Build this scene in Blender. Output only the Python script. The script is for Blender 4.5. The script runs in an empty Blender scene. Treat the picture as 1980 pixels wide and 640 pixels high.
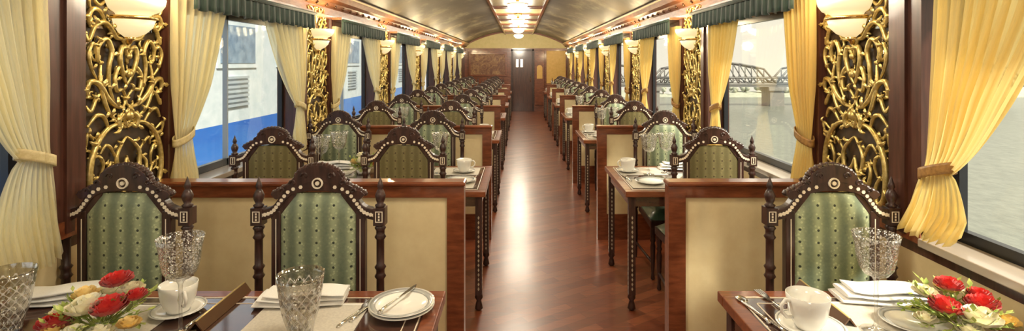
import bpy, math, random
from math import sin, cos, pi, radians, sqrt
random.seed(7)
C = bpy.context.scene.collection
EYE = 1.57; VX, VY, F = 1005.0, 121.0, 1000.0
XL, XR = -1.78, 1.52            # inner faces of the side walls
BAY = 2.15; NB = 7; YEND = 16.7; YBACK = -2.3
ORD = ['front', 'second', 'third', 'fourth', 'fifth', 'sixth', 'seventh', 'eighth']

def at(px, py, z):              # point of the photograph on the level z
    Y = (EYE - z) * F / (py - VY)
    return ((px - VX) * Y / F, Y, z)

# ------------------------------------------------------------------ materials
def new_mat(name):
    m = bpy.data.materials.new(name); m.use_nodes = True
    nt = m.node_tree; nt.nodes.clear()
    out = nt.nodes.new('ShaderNodeOutputMaterial')
    return m, nt, out
def N(nt, t, **kw):
    n = nt.nodes.new(t)
    for k, v in kw.items():
        if k in n.inputs: n.inputs[k].default_value = v
        else: setattr(n, k, v)
    return n
def col(c): return (c[0], c[1], c[2], 1.0)
def pbr(name, c, rough=.5, metal=0.0, coat=0.0, c2=None, scale=(6, 6, 6), nscale=4, bump=0.0, spec=.5, detail=6, sheen=0, lo=.35, hi=.65, bscale=None):
    m, nt, out = new_mat(name)
    b = N(nt, 'ShaderNodeBsdfPrincipled', Roughness=rough, Metallic=metal)
    b.inputs['Base Color'].default_value = col(c)
    b.inputs['Coat Weight'].default_value = coat
    b.inputs['Coat Roughness'].default_value = .08
    b.inputs['Specular IOR Level'].default_value = spec
    if sheen: b.inputs['Sheen Weight'].default_value = sheen
    nt.links.new(b.outputs[0], out.inputs[0])
    if c2 is not None or bump:
        tc = N(nt, 'ShaderNodeTexCoord'); mp = N(nt, 'ShaderNodeMapping')
        mp.inputs['Scale'].default_value = scale
        nt.links.new(tc.outputs['Object'], mp.inputs[0])
        no = N(nt, 'ShaderNodeTexNoise', Scale=nscale, Detail=detail, Roughness=.6)
        nt.links.new(mp.outputs[0], no.inputs['Vector'])
        if c2 is not None:
            r = N(nt, 'ShaderNodeValToRGB')
            r.color_ramp.elements[0].position = lo; r.color_ramp.elements[0].color = col(c)
            r.color_ramp.elements[1].position = hi; r.color_ramp.elements[1].color = col(c2)
            nt.links.new(no.outputs['Fac'], r.inputs[0]); nt.links.new(r.outputs[0], b.inputs['Base Color'])
        if bump:
            bp = N(nt, 'ShaderNodeBump', Strength=bump, Distance=.01)
            nt.links.new(no.outputs['Fac'], bp.inputs['Height']); nt.links.new(bp.outputs[0], b.inputs['Normal'])
    return m
M = {}
M['chairwood'] = pbr('dark walnut', (.022, .010, .008), .38, coat=.12, c2=(.065, .028, .022), scale=(18, 18, 3), nscale=3)
M['postwood'] = pbr('plum brown wood', (.05, .018, .012), .3, coat=.3, c2=(.10, .036, .024), scale=(14, 14, 1.2), nscale=3)
M['mahogany'] = pbr('red mahogany', (.13, .033, .013), .28, coat=.5, c2=(.25, .075, .03), scale=(3, 14, 14), nscale=3)
M['mahogany2'] = pbr('carved mahogany', (.20, .07, .03), .35, coat=.3, c2=(.34, .14, .06), scale=(10, 3, 10), nscale=4, bump=.3)
M['tablewood'] = pbr('table rosewood', (.04, .018, .013), .10, coat=1, c2=(.085, .034, .022), scale=(3, 16, 16), nscale=3)
M['inlay'] = pbr('bone inlay', (.85, .76, .62), .35, coat=.4)
M['boneold'] = pbr('worn bone inlay', (.30, .24, .17), .35, coat=.4, c2=(.62, .54, .40), nscale=30)
M['gold'] = pbr('gilded wood', (.50, .36, .10), .32, metal=.7, c2=(.82, .66, .28), nscale=9, bump=.12)
M['goldback'] = pbr('dark backing board', (.035, .022, .012), .5, c2=(.07, .04, .02))  # dark board behind the scrollwork, its own colour
M['mirror'] = pbr('mirror chips', (.85, .87, .88), .12, metal=1)
M['cream'] = pbr('cream leather', (.78, .64, .37), .5, c2=(.84, .71, .43), nscale=2, bump=.05)
M['creamdado'] = pbr('cream dado', (.66, .52, .28), .5, c2=(.72, .58, .33), nscale=2)
M['lunette'] = pbr('pale yellow plaster', (.66, .56, .24), .5, c2=(.74, .62, .30), nscale=2)
M['goldpanel'] = pbr('ochre silk panel', (.66, .40, .09), .4, c2=(.74, .47, .13), nscale=2)
M['black'] = pbr('black rubber seal', (.012, .014, .02), .3)
M['white'] = pbr('white porcelain', (.86, .85, .80), .12, coat=.6)
M['rimgrey'] = pbr('grey porcelain band', (.42, .43, .42), .15, coat=.6)
M['linen'] = pbr('white linen', (.86, .85, .82), .8, bump=.1, nscale=40, c2=(.8, .79, .76))
M['mat'] = pbr('grey silk placemat', (.52, .48, .42), .45, c2=(.62, .58, .50), nscale=20)
M['silver'] = pbr('silver', (.80, .79, .75), .16, metal=1)
M['brass'] = pbr('brass', (.75, .52, .2), .25, metal=1)
M['studs'] = pbr('dark bronze studs', (.12, .06, .03), .3, metal=.6)
M['menu'] = pbr('brown card', (.10, .045, .02), .3, coat=.4)
M['goldedge'] = pbr('gold edge', (.72, .55, .24), .35, metal=.5)
M['red'] = pbr('red petals', (.62, .015, .02), .5, c2=(.78, .05, .03), nscale=8, sheen=.3)
M['creamrose'] = pbr('cream petals', (.86, .80, .52), .5, c2=(.93, .90, .74), nscale=8, sheen=.3)
M['yellowrose'] = pbr('yellow petals', (.86, .62, .20), .5, c2=(.93, .75, .35), nscale=8)
M['leaf'] = pbr('fresh green leaves', (.20, .32, .05), .45, c2=(.58, .64, .18), nscale=6)
M['seatgreen'] = pbr('green seat leather', (.06, .125, .08), .35, c2=(.10, .18, .115), nscale=3, coat=.3)
M['steel'] = pbr('grey painted steel', (.17, .17, .16), .6)
M['stone'] = pbr('pier stone', (.22, .21, .19), .8, c2=(.28, .27, .24), nscale=1)
M['bank'] = pbr('hazed far bank scrub', (.30, .32, .24), .9, c2=(.42, .43, .34), nscale=.05)  # haze over the far bank and trees put into this pale colour
M['trainblue'] = pbr('railway blue paint', (.02, .12, .50), .35, coat=.3, c2=(.04, .20, .62), scale=(1, .2, 1), nscale=2)
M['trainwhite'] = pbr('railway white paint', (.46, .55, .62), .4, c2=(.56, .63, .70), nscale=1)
M['trainglass'] = pbr('carriage window glass', (.10, .17, .28), .1, c2=(.22, .32, .45), nscale=1.5)
M['louvre'] = pbr('grey louvre', (.32, .38, .44), .5)
M['ballast'] = pbr('ballast', (.20, .19, .17), .9, c2=(.32, .30, .27), nscale=12)
M['sill'] = pbr('pale window sill', (.42,.36,.30), .25, coat=.5)

def emis(name, c, s, rough=.3):
    m, nt, out = new_mat(name)
    b = N(nt, 'ShaderNodeBsdfPrincipled', Roughness=rough)
    b.inputs['Base Color'].default_value = col((.8, .75, .6))
    b.inputs['Emission Color'].default_value = col(c); b.inputs['Emission Strength'].default_value = s
    nt.links.new(b.outputs[0], out.inputs[0]); return m
M['glow'] = emis('lit alabaster', (1, .80, .42), .52)
M['glow2'] = emis('lit ceiling glass', (1, .93, .74), 3.2)
M['doorlight'] = emis('lit door pane', (1, .92, .72), 1.3)

def mat_floor():
    m, nt, out = new_mat('polished parquet')
    b = N(nt, 'ShaderNodeBsdfPrincipled', Roughness=.24)
    b.inputs['Coat Weight'].default_value = .35; b.inputs['Coat Roughness'].default_value = .18
    tc = N(nt, 'ShaderNodeTexCoord'); mp = N(nt, 'ShaderNodeMapping')
    mp.inputs['Rotation'].default_value = (0, 0, radians(-32)); mp.inputs['Scale'].default_value = (1, 1, 1)
    nt.links.new(tc.outputs['Object'], mp.inputs[0])
    br = N(nt, 'ShaderNodeTexBrick', Scale=1.0)
    br.inputs['Brick Width'].default_value = .34; br.inputs['Row Height'].default_value = .075
    br.inputs['Mortar Size'].default_value = .0018
    br.inputs['Color1'].default_value = col((.14, .034, .014)); br.inputs['Color2'].default_value = col((.25, .072, .030))
    br.inputs['Mortar'].default_value = col((.13, .035, .015))
    nt.links.new(mp.outputs[0], br.inputs['Vector'])
    mp2 = N(nt, 'ShaderNodeMapping'); mp2.inputs['Rotation'].default_value = (0, 0, radians(-32)); mp2.inputs['Scale'].default_value = (2.5, 26, 1)
    nt.links.new(tc.outputs['Object'], mp2.inputs[0])
    no = N(nt, 'ShaderNodeTexNoise', Scale=2.2, Detail=6)
    nt.links.new(mp2.outputs[0], no.inputs['Vector'])
    mx = N(nt, 'ShaderNodeMix', data_type='RGBA', blend_type='OVERLAY'); mx.inputs[0].default_value = .55
    nt.links.new(br.outputs['Color'], mx.inputs[6]); nt.links.new(no.outputs['Fac'], mx.inputs[7])
    nt.links.new(mx.outputs[2], b.inputs['Base Color'])
    rr = N(nt, 'ShaderNodeMapRange'); rr.inputs[3].default_value = .26; rr.inputs[4].default_value = .50
    nt.links.new(no.outputs['Fac'], rr.inputs[0]); nt.links.new(rr.outputs[0], b.inputs['Roughness'])
    bp = N(nt, 'ShaderNodeBump', Strength=.12, Distance=.003)
    nt.links.new(no.outputs['Fac'], bp.inputs['Height']); nt.links.new(bp.outputs[0], b.inputs['Normal'])
    nt.links.new(b.outputs[0], out.inputs[0]); return m
M['floor'] = mat_floor()

def mat_ceiling():
    m, nt, out = new_mat('lacquered mural ceiling')
    b = N(nt, 'ShaderNodeBsdfPrincipled', Roughness=.5)
    tc = N(nt, 'ShaderNodeTexCoord'); mp = N(nt, 'ShaderNodeMapping'); mp.inputs['Scale'].default_value = (1.6, .9, 1)
    nt.links.new(tc.outputs['Object'], mp.inputs[0])
    no = N(nt, 'ShaderNodeTexNoise', Scale=1.5, Detail=5, Roughness=.65)
    nt.links.new(mp.outputs[0], no.inputs['Vector'])
    r = N(nt, 'ShaderNodeValToRGB'); e = r.color_ramp.elements
    e[0].position = .3; e[0].color = col((.10, .08, .055))
    e[1].position = .52; e[1].color = col((.145, .118, .078))
    x = e.new(.64); x.color = col((.32, .27, .16))
    x = e.new(.8); x.color = col((.16, .135, .08))
    nt.links.new(no.outputs['Fac'], r.inputs[0]); nt.links.new(r.outputs[0], b.inputs['Base Color'])
    nt.links.new(b.outputs[0], out.inputs[0]); return m
M['ceiling'] = mat_ceiling()
M['ceilcentre'] = pbr('beige ceiling strip', (.50, .38, .17), .35, c2=(.60, .48, .24), nscale=2)

def mat_brocade(name, base, light, dot, period=.064, rough=.45, contrast=1.0):
    # striped woven silk with a row of small motifs down each stripe
    m, nt, out = new_mat(name)
    b = N(nt, 'ShaderNodeBsdfPrincipled', Roughness=rough); b.inputs['Sheen Weight'].default_value = .25
    tc = N(nt, 'ShaderNodeTexCoord'); sp = N(nt, 'ShaderNodeSeparateXYZ'); nt.links.new(tc.outputs['Object'], sp.inputs[0])
    def math_(op, a, bb=None):
        n = N(nt, 'ShaderNodeMath', operation=op)
        for i, v in enumerate((a, bb)):
            if v is None: continue
            if isinstance(v, (int, float)): n.inputs[i].default_value = v
            else: nt.links.new(v, n.inputs[i])
        return n.outputs[0]
    u = math_('MULTIPLY', sp.outputs['X'], 2 * pi / period)
    stripe = math_('ADD', math_('MULTIPLY', math_('COSINE', u), .5), .5)
    no = N(nt, 'ShaderNodeTexNoise', Scale=90, Detail=3); nt.links.new(tc.outputs['Object'], no.inputs['Vector'])
    vo = N(nt, 'ShaderNodeTexVoronoi', Scale=75); nt.links.new(tc.outputs['Object'], vo.inputs['Vector'])
    speck = math_('LESS_THAN', vo.outputs['Distance'], .33)
    lightf = math_('MULTIPLY', math_('MULTIPLY', math_('POWER', stripe, 1.5), contrast), math_('ADD', math_('MULTIPLY', speck, .5), .5))
    lightf = math_('MINIMUM', math_('ADD', lightf, math_('MULTIPLY', no.outputs['Fac'], .25)), 1.0)
    mx = N(nt, 'ShaderNodeMix', data_type='RGBA'); nt.links.new(lightf, mx.inputs[0])
    mx.inputs[6].default_value = col(base); mx.inputs[7].default_value = col(light)
    # dots on a half-drop grid
    def dots(dx, dz):
        a = math_('WRAP', math_('ADD', sp.outputs['X'], dx), None); 
        return a
    def wrap(v, off, per):
        n = N(nt, 'ShaderNodeMath', operation='WRAP'); nt.links.new(math_('ADD', v, off), n.inputs[0])
        n.inputs[1].default_value = per / 2; n.inputs[2].default_value = -per / 2
        return n.outputs[0]
    zx = wrap(sp.outputs['X'], 0.0, period); zz = wrap(sp.outputs['Z'], 0.01, .047)
    d = math_('SQRT', math_('ADD', math_('POWER', math_('ABSOLUTE', zx), 2), math_('POWER', math_('ABSOLUTE', zz), 2)))
    dot1 = math_('LESS_THAN', d, .0048)
    mx2 = N(nt, 'ShaderNodeMix', data_type='RGBA'); nt.links.new(dot1, mx2.inputs[0])
    nt.links.new(mx.outputs[2], mx2.inputs[6]); mx2.inputs[7].default_value = col(dot)
    nt.links.new(mx2.outputs[2], b.inputs['Base Color'])
    nt.links.new(b.outputs[0], out.inputs[0]); return m
M['brocade'] = mat_brocade('green striped brocade', (.10, .14, .095), (.47, .53, .32), (.02, .03, .02))
M['backcloth'] = mat_brocade('olive striped backing cloth', (.10, .085, .032), (.20, .175, .075), (.05, .03, .015), period=.05)

def mat_curtain(name, c, trans, sc=240):
    m, nt, out = new_mat(name)
    tc = N(nt, 'ShaderNodeTexCoord')
    mp = N(nt, 'ShaderNodeMapping'); mp.inputs['Scale'].default_value = (1, 1, .06)
    nt.links.new(tc.outputs['UV'], mp.inputs[0]); mp.inputs['Scale'].default_value = (1, .05, 1)
    no = N(nt, 'ShaderNodeTexNoise', Scale=70, Detail=4, Roughness=.7); nt.links.new(mp.outputs[0], no.inputs['Vector'])
    r = N(nt, 'ShaderNodeValToRGB'); e = r.color_ramp.elements
    e[0].position = .3; e[0].color = col((c[0] * .85, c[1] * .78, c[2] * .62)); e[1].position = .65; e[1].color = col(c)
    nt.links.new(no.outputs['Fac'], r.inputs[0])
    d = N(nt, 'ShaderNodeBsdfDiffuse'); t = N(nt, 'ShaderNodeBsdfTranslucent'); tr = N(nt, 'ShaderNodeBsdfTransparent')
    nt.links.new(r.outputs[0], d.inputs[0]); nt.links.new(r.outputs[0], t.inputs[0])
    tr.inputs[0].default_value = col((min(1, c[0] * 1.05), c[1], c[2] * .9))
    m1 = N(nt, 'ShaderNodeMixShader'); m1.inputs[0].default_value = .6
    nt.links.new(d.outputs[0], m1.inputs[1]); nt.links.new(t.outputs[0], m1.inputs[2])
    m2 = N(nt, 'ShaderNodeMixShader')
    mr = N(nt, 'ShaderNodeMapRange'); mr.inputs[1].default_value = .35; mr.inputs[2].default_value = .7
    mr.inputs[3].default_value = trans * .4; mr.inputs[4].default_value = trans * 1.5
    nt.links.new(no.outputs['Fac'], mr.inputs[0]); nt.links.new(mr.outputs[0], m2.inputs[0])
    nt.links.new(m1.outputs[0], m2.inputs[1]); nt.links.new(tr.outputs[0], m2.inputs[2])
    nt.links.new(m2.outputs[0], out.inputs[0]); return m
M['curtL'] = mat_curtain('pale cream sheer', (.95, .92, .72), .34)
M['curtR'] = mat_curtain('backlit golden sheer', (.95, .82, .42), .30)  # backlit glow put into a deeper gold than the left-hand cloth
M['tieL'] = pbr('cream tieback silk', (.52, .42, .20), .5, c2=(.64, .54, .30), nscale=10)
M['tie'] = pbr('amber tieback silk', (.22, .11, .03), .45, c2=(.38, .20, .055), nscale=10)

def mat_valance():
    m, nt, out = new_mat('green valance fringe')
    b = N(nt, 'ShaderNodeBsdfPrincipled', Roughness=.7); b.inputs['Sheen Weight'].default_value = .3
    tc = N(nt, 'ShaderNodeTexCoord'); mp = N(nt, 'ShaderNodeMapping'); mp.inputs['Scale'].default_value = (1, 30, 3)
    nt.links.new(tc.outputs['Object'], mp.inputs[0])
    no = N(nt, 'ShaderNodeTexNoise', Scale=3, Detail=4); nt.links.new(mp.outputs[0], no.inputs['Vector'])
    r = N(nt, 'ShaderNodeValToRGB'); e = r.color_ramp.elements
    e[0].position = .35; e[0].color = col((.006, .018, .014)); e[1].position = .7; e[1].color = col((.03, .065, .045))
    nt.links.new(no.outputs['Fac'], r.inputs[0]); nt.links.new(r.outputs[0], b.inputs['Base Color'])
    nt.links.new(b.outputs[0], out.inputs[0]); return m
M['valance'] = mat_valance()

def mat_glass(name, tint, etched=0.0, base=.04, dark=0.0, scale=55, hi=.8):
    m, nt, out = new_mat(name)
    tr = N(nt, 'ShaderNodeBsdfTransparent'); tr.inputs[0].default_value = col(tint)
    gl = N(nt, 'ShaderNodeBsdfGlossy', Roughness=.03)
    fr = N(nt, 'ShaderNodeLayerWeight', Blend=.35 if etched else .12)
    mm = N(nt, 'ShaderNodeMixShader')
    mr = N(nt, 'ShaderNodeMapRange'); mr.inputs[3].default_value = base; mr.inputs[4].default_value = hi
    nt.links.new(fr.outputs['Fresnel'] if not etched else fr.outputs['Facing'], mr.inputs[0]); nt.links.new(mr.outputs[0], mm.inputs[0])
    nt.links.new(tr.outputs[0], mm.inputs[1]); nt.links.new(gl.outputs[0], mm.inputs[2])
    last = mm
    if etched:
        tc = N(nt, 'ShaderNodeTexCoord')
        def mth(op, a, b=0.0):
            n = N(nt, 'ShaderNodeMath', operation=op)
            for q, v in enumerate((a, b)):
                if isinstance(v, (int, float)): n.inputs[q].default_value = v
                else: nt.links.new(v, n.inputs[q])
            return n.outputs[0]
        if dark:      # wheel-cut diamonds
            spx = N(nt, 'ShaderNodeSeparateXYZ'); nt.links.new(tc.outputs['Object'], spx.inputs[0])
            an = mth('ARCTAN2', spx.outputs['Y'], spx.outputs['X'])
            a1 = mth('SINE', mth('ADD', mth('MULTIPLY', an, 7.0), mth('MULTIPLY', spx.outputs['Z'], 95.0)))
            a2 = mth('SINE', mth('SUBTRACT', mth('MULTIPLY', an, 7.0), mth('MULTIPLY', spx.outputs['Z'], 95.0)))
            hgt = mth('MULTIPLY', a1, a2)
            line = mth('LESS_THAN', mth('ABSOLUTE', hgt), .10)
            band = mth('LESS_THAN', spx.outputs['Z'], .150)
            mask = mth('MULTIPLY', line, band)
        else:         # etched sprigs
            vo = N(nt, 'ShaderNodeTexVoronoi', Scale=scale); nt.links.new(tc.outputs['Object'], vo.inputs['Vector'])
            no = N(nt, 'ShaderNodeTexNoise', Scale=60, Detail=3); nt.links.new(tc.outputs['Object'], no.inputs['Vector'])
            hgt = vo.outputs['Distance']
            mask = mth('MULTIPLY', mth('LESS_THAN', hgt, .38), mth('GREATER_THAN', no.outputs['Fac'], .46))
            spx = N(nt, 'ShaderNodeSeparateXYZ'); nt.links.new(tc.outputs['Object'], spx.inputs[0])
            mask = mth('MULTIPLY', mask, mth('GREATER_THAN', spx.outputs['Z'], .212))
        ml = N(nt, 'ShaderNodeMath', operation='MULTIPLY'); nt.links.new(mask, ml.inputs[0]); ml.inputs[1].default_value = etched
        df = N(nt, 'ShaderNodeBsdfPrincipled', Roughness=.15); df.inputs['Base Color'].default_value = col((.95, .93, .88))
        m3 = N(nt, 'ShaderNodeMixShader'); nt.links.new(ml.outputs[0], m3.inputs[0])
        nt.links.new(mm.outputs[0], m3.inputs[1]); nt.links.new(df.outputs[0], m3.inputs[2]); last = m3
        bp = N(nt, 'ShaderNodeBump', Strength=.6, Distance=.004); nt.links.new(hgt, bp.inputs['Height'])
        nt.links.new(bp.outputs[0], gl.inputs['Normal'])
    nt.links.new(last.outputs[0], out.inputs[0]); return m
M['pane'] = mat_glass('window glass', (.985, .99, .99), 0, .015, hi=.22)
M['crystal'] = mat_glass('clear crystal', (.97, .97, .96), .02, .08, scale=30)
M['etched'] = mat_glass('etched crystal', (.95, .95, .93), .42, .08, scale=150)
M['cut'] = mat_glass('cut crystal', (.90, .89, .85), .5, .12, dark=1, scale=62)

def mat_water():
    m, nt, out = new_mat('silty river water')
    b = N(nt, 'ShaderNodeBsdfPrincipled', Roughness=.3); b.inputs['Base Color'].default_value = col((.2, .2, .17))
    tc = N(nt, 'ShaderNodeTexCoord'); mp = N(nt, 'ShaderNodeMapping'); mp.inputs['Scale'].default_value = (1, .55, 1)
    nt.links.new(tc.outputs['Object'], mp.inputs[0])
    no = N(nt, 'ShaderNodeTexNoise', Scale=.9, Detail=6, Roughness=.6); nt.links.new(mp.outputs[0], no.inputs['Vector'])
    r = N(nt, 'ShaderNodeValToRGB'); e = r.color_ramp.elements
    e[0].position = .3; e[0].color = col((.12, .13, .105)); e[1].position = .7; e[1].color = col((.20, .21, .17))
    nt.links.new(no.outputs['Fac'], r.inputs[0]); nt.links.new(r.outputs[0], b.inputs['Base Color'])
    bp = N(nt, 'ShaderNodeBump', Strength=.5, Distance=.25); nt.links.new(no.outputs['Fac'], bp.inputs['Height'])
    nt.links.new(bp.outputs[0], b.inputs['Normal'])
    nt.links.new(b.outputs[0], out.inputs[0]); return m
M['water'] = mat_water()

def mat_mural():
    m, nt, out = new_mat('carved marquetry mural')
    b = N(nt, 'ShaderNodeBsdfPrincipled', Roughness=.35)
    tc = N(nt, 'ShaderNodeTexCoord')
    no = N(nt, 'ShaderNodeTexNoise', Scale=5, Detail=5, Roughness=.7, Distortion=1.5); nt.links.new(tc.outputs['Object'], no.inputs['Vector'])
    r = N(nt, 'ShaderNodeValToRGB'); e = r.color_ramp.elements
    e[0].position = .42; e[0].color = col((.14, .045, .02)); e[1].position = .66; e[1].color = col((.42, .24, .10))
    nt.links.new(no.outputs['Fac'], r.inputs[0]); nt.links.new(r.outputs[0], b.inputs['Base Color'])
    bp = N(nt, 'ShaderNodeBump', Strength=.5, Distance=.02); nt.links.new(no.outputs['Fac'], bp.inputs['Height']); nt.links.new(bp.outputs[0], b.inputs['Normal'])
    nt.links.new(b.outputs[0], out.inputs[0]); return m
M['mural'] = mat_mural()

# ------------------------------------------------------------------ mesh building
class MB:
    def __init__(s): s.v = []; s.f = []; s.m = []; s.s = []; s.uv = {}; s.cur = 0; s.sm = False; s.mats = []
    def use(s, key, smooth=None):
        if key not in s.mats: s.mats.append(key)
        s.cur = s.mats.index(key)
        if smooth is not None: s.sm = smooth
        return s
    def face(s, idx, uv=None):
        s.f.append(tuple(idx)); s.m.append(s.cur); s.s.append(s.sm)
        if uv: s.uv[len(s.f) - 1] = uv
    def box(s, x0, x1, y0, y1, z0, z1):
        b = len(s.v)
        s.v += [(x0, y0, z0), (x1, y0, z0), (x1, y1, z0), (x0, y1, z0), (x0, y0, z1), (x1, y0, z1), (x1, y1, z1), (x0, y1, z1)]
        old = s.sm; s.sm = False
        for q in ((0, 3, 2, 1), (4, 5, 6, 7), (0, 1, 5, 4), (1, 2, 6, 5), (2, 3, 7, 6), (3, 0, 4, 7)): s.face([b + i for i in q])
        s.sm = old; return s
    def lathe(s, prof, cx=0, cy=0, cz=0, n=16, a0=0, a1=2 * pi, close=True, sx=1, sy=1):
        full = abs((a1 - a0) - 2 * pi) < 1e-6
        cnt = n if full else n + 1
        b = len(s.v); old = s.sm; s.sm = True
        for (r, z) in prof:
            for i in range(cnt):
                a = a0 + (a1 - a0) * i / n
                s.v.append((cx + r * cos(a) * sx, cy + r * sin(a) * sy, cz + z))
        for j in range(len(prof) - 1):
            for i in range(n if full else n):
                k = (i + 1) % cnt
                if not full and i == cnt - 1: continue
                s.face((b + j * cnt + i, b + j * cnt + k, b + (j + 1) * cnt + k, b + (j + 1) * cnt + i))
        s.sm = old; return s
    def tube(s, pts, rad, n=6, flat=None):
        # rad: number or list; flat: (axis vector, factor) squash
        if isinstance(rad, (int, float)): rad = [rad] * len(pts)
        b = len(s.v); old = s.sm; s.sm = True
        up0 = (0, 0, 1)
        P = pts; L = len(P); prev = None
        for i in range(L):
            a = P[max(i - 1, 0)]; c = P[min(i + 1, L - 1)]
            t = [c[k] - a[k] for k in range(3)]; l = sqrt(sum(q * q for q in t)) or 1; t = [q / l for q in t]
            if prev is None:
                ref = (0, 0, 1) if abs(t[2]) < .9 else (1, 0, 0)
            else: ref = prev
            u = [ref[1] * t[2] - ref[2] * t[1], ref[2] * t[0] - ref[0] * t[2], ref[0] * t[1] - ref[1] * t[0]]
            l = sqrt(sum(q * q for q in u)) or 1; u = [q / l for q in u]
            w = [t[1] * u[2] - t[2] * u[1], t[2] * u[0] - t[0] * u[2], t[0] * u[1] - t[1] * u[0]]
            prev = w
            for j in range(n):
                an = 2 * pi * j / n; r = rad[i]
                s.v.append(tuple(P[i][k] + r * (cos(an) * u[k] + sin(an) * w[k]) for k in range(3)))
        for i in range(L - 1):
            for j in range(n):
                k = (j + 1) % n
                s.face((b + i * n + j, b + i * n + k, b + (i + 1) * n + k, b + (i + 1) * n + j))
        s.face([b + j for j in range(n)][::-1]); s.face([b + (L - 1) * n + j for j in range(n)])
        s.sm = old; return s
    def prism(s, poly, t0, t1, plane='xz'):
        # poly in the plane; extruded from t0 to t1 along the third axis
        def mk(a, bb, t):
            return {'xz': (a, t, bb), 'yz': (t, a, bb), 'xy': (a, bb, t)}[plane]
        b = len(s.v); n = len(poly); old = s.sm; s.sm = False
        for t in (t0, t1):
            for (a, c) in poly: s.v.append(mk(a, c, t))
        s.face([b + i for i in range(n)]); s.face([b + n + i for i in range(n)][::-1])
        for i in range(n):
            k = (i + 1) % n
            s.face((b + k, b + i, b + n + i, b + n + k))
        s.sm = old; return s
    def band(s, outer, inner, t0, t1, closed=False, plane='xz'):
        # solid strip between two polylines of equal length
        def mk(p, t): return {'xz': (p[0], t, p[1]), 'yz': (t, p[0], p[1])}[plane]
        b = len(s.v); n = len(outer); old = s.sm; s.sm = False
        for i in range(n):
            s.v += [mk(outer[i], t0), mk(inner[i], t0), mk(inner[i], t1), mk(outer[i], t1)]
        rng = range(n) if closed else range(n - 1)
        for i in rng:
            k = (i + 1) % n
            for j in range(4):
                j2 = (j + 1) % 4
                s.face((b + i * 4 + j, b + i * 4 + j2, b + k * 4 + j2, b + k * 4 + j))
        if not closed:
            s.face((b, b + 3, b + 2, b + 1)); e = b + (n - 1) * 4; s.face((e, e + 1, e + 2, e + 3))
        s.sm = old; return s
    def grid(s, fn, nu, nv, smooth=True):
        b = len(s.v); old = s.sm; s.sm = smooth
        for j in range(nv + 1):
            for i in range(nu + 1): s.v.append(fn(i / nu, j / nv))
        for j in range(nv):
            for i in range(nu):
                a = b + j * (nu + 1) + i
                s.face((a, a + 1, a + nu + 2, a + nu + 1), [(i / nu, j / nv), ((i + 1) / nu, j / nv), ((i + 1) / nu, (j + 1) / nv), (i / nu, (j + 1) / nv)])
        s.sm = old; return s
    def ball(s, c, r, n=8, sz=1, sx=1, sy=1):
        prof = [(max(1e-4, r * sin(pi * k / (n // 2 + 1))), -r * sz * cos(pi * k / (n // 2 + 1))) for k in range(n // 2 + 2)]
        return s.lathe(prof, c[0], c[1], c[2], n, sx=sx, sy=sy)
    def mesh(s, name):
        me = bpy.data.meshes.new(name); me.from_pydata(s.v, [], s.f); 
        for k in s.mats: me.materials.append(M[k])
        me.polygons.foreach_set('material_index', s.m); me.polygons.foreach_set('use_smooth', s.s)
        if s.uv:
            ul = me.uv_layers.new(name='UVMap')
            for p in me.polygons:
                uv = s.uv.get(p.index)
                if uv:
                    for k, li in enumerate(p.loop_indices): ul.data[li].uv = uv[k]
        me.update(); return me
    def part(s, name, parent=None, bevel=0, sub=0, solid=0):
        o = bpy.data.objects.new(name, s.mesh(name)); C.objects.link(o)
        if parent is not None: o.parent = parent
        if solid: md = o.modifiers.new('solid', 'SOLIDIFY'); md.thickness = solid; md.offset = 0
        if bevel:
            md = o.modifiers.new('bevel', 'BEVEL'); md.width = bevel; md.segments = 2; md.limit_method = 'ANGLE'; md.angle_limit = radians(50)
        if sub: md = o.modifiers.new('sub', 'SUBSURF'); md.levels = sub; md.render_levels = sub
        return o
def MBm(key, smooth=False): return MB().use(key, smooth)

def thing(name, label, cat, loc=(0, 0, 0), rz=0, group=None):
    o = bpy.data.objects.new(name, None); C.objects.link(o); o.empty_display_size = .1
    o.location = loc; o.rotation_euler = (0, 0, rz); o['label'] = label; o['category'] = cat
    if group: o['group'] = group
    return o
def tag(o, label, cat, group=None):
    o['label'] = label; o['category'] = cat
    if group: o['group'] = group
    return o
KIDS = {}
def kids(o):
    return [c for c in C.objects if c.parent == o]
def dup(root, loc, rz, label, group=None, scale=None, mirror=False):
    r = root.copy(); C.objects.link(r); r.location = loc; r.rotation_euler = (0, 0, rz); r['label'] = label
    if group: r['group'] = group
    elif 'group' in r.keys(): del r['group']
    if scale: r.scale = scale
    if root.name not in KIDS: KIDS[root.name] = [(c, kids(c)) for c in kids(root)]
    for ch, gs in KIDS[root.name]:
        c = ch.copy(); C.objects.link(c); c.parent = r
        for g in gs:
            d = g.copy(); C.objects.link(d); d.parent = c
    return r
def struct(o): o['kind'] = 'structure'; return o

class Proto:
    """first use moves the source itself, later uses copy it"""
    def __init__(s, make): s.make = make; s.o = None
    def put(s, loc, rz, label, group=None, scale=None):
        if s.o is None:
            s.o = s.make(); o = s.o; o.location = loc; o.rotation_euler = (0, 0, rz); o['label'] = label
            if group: o['group'] = group
            if scale: o.scale = scale
            return o
        return dup(s.o, loc, rz, label, group, scale or (1, 1, 1))

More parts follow.
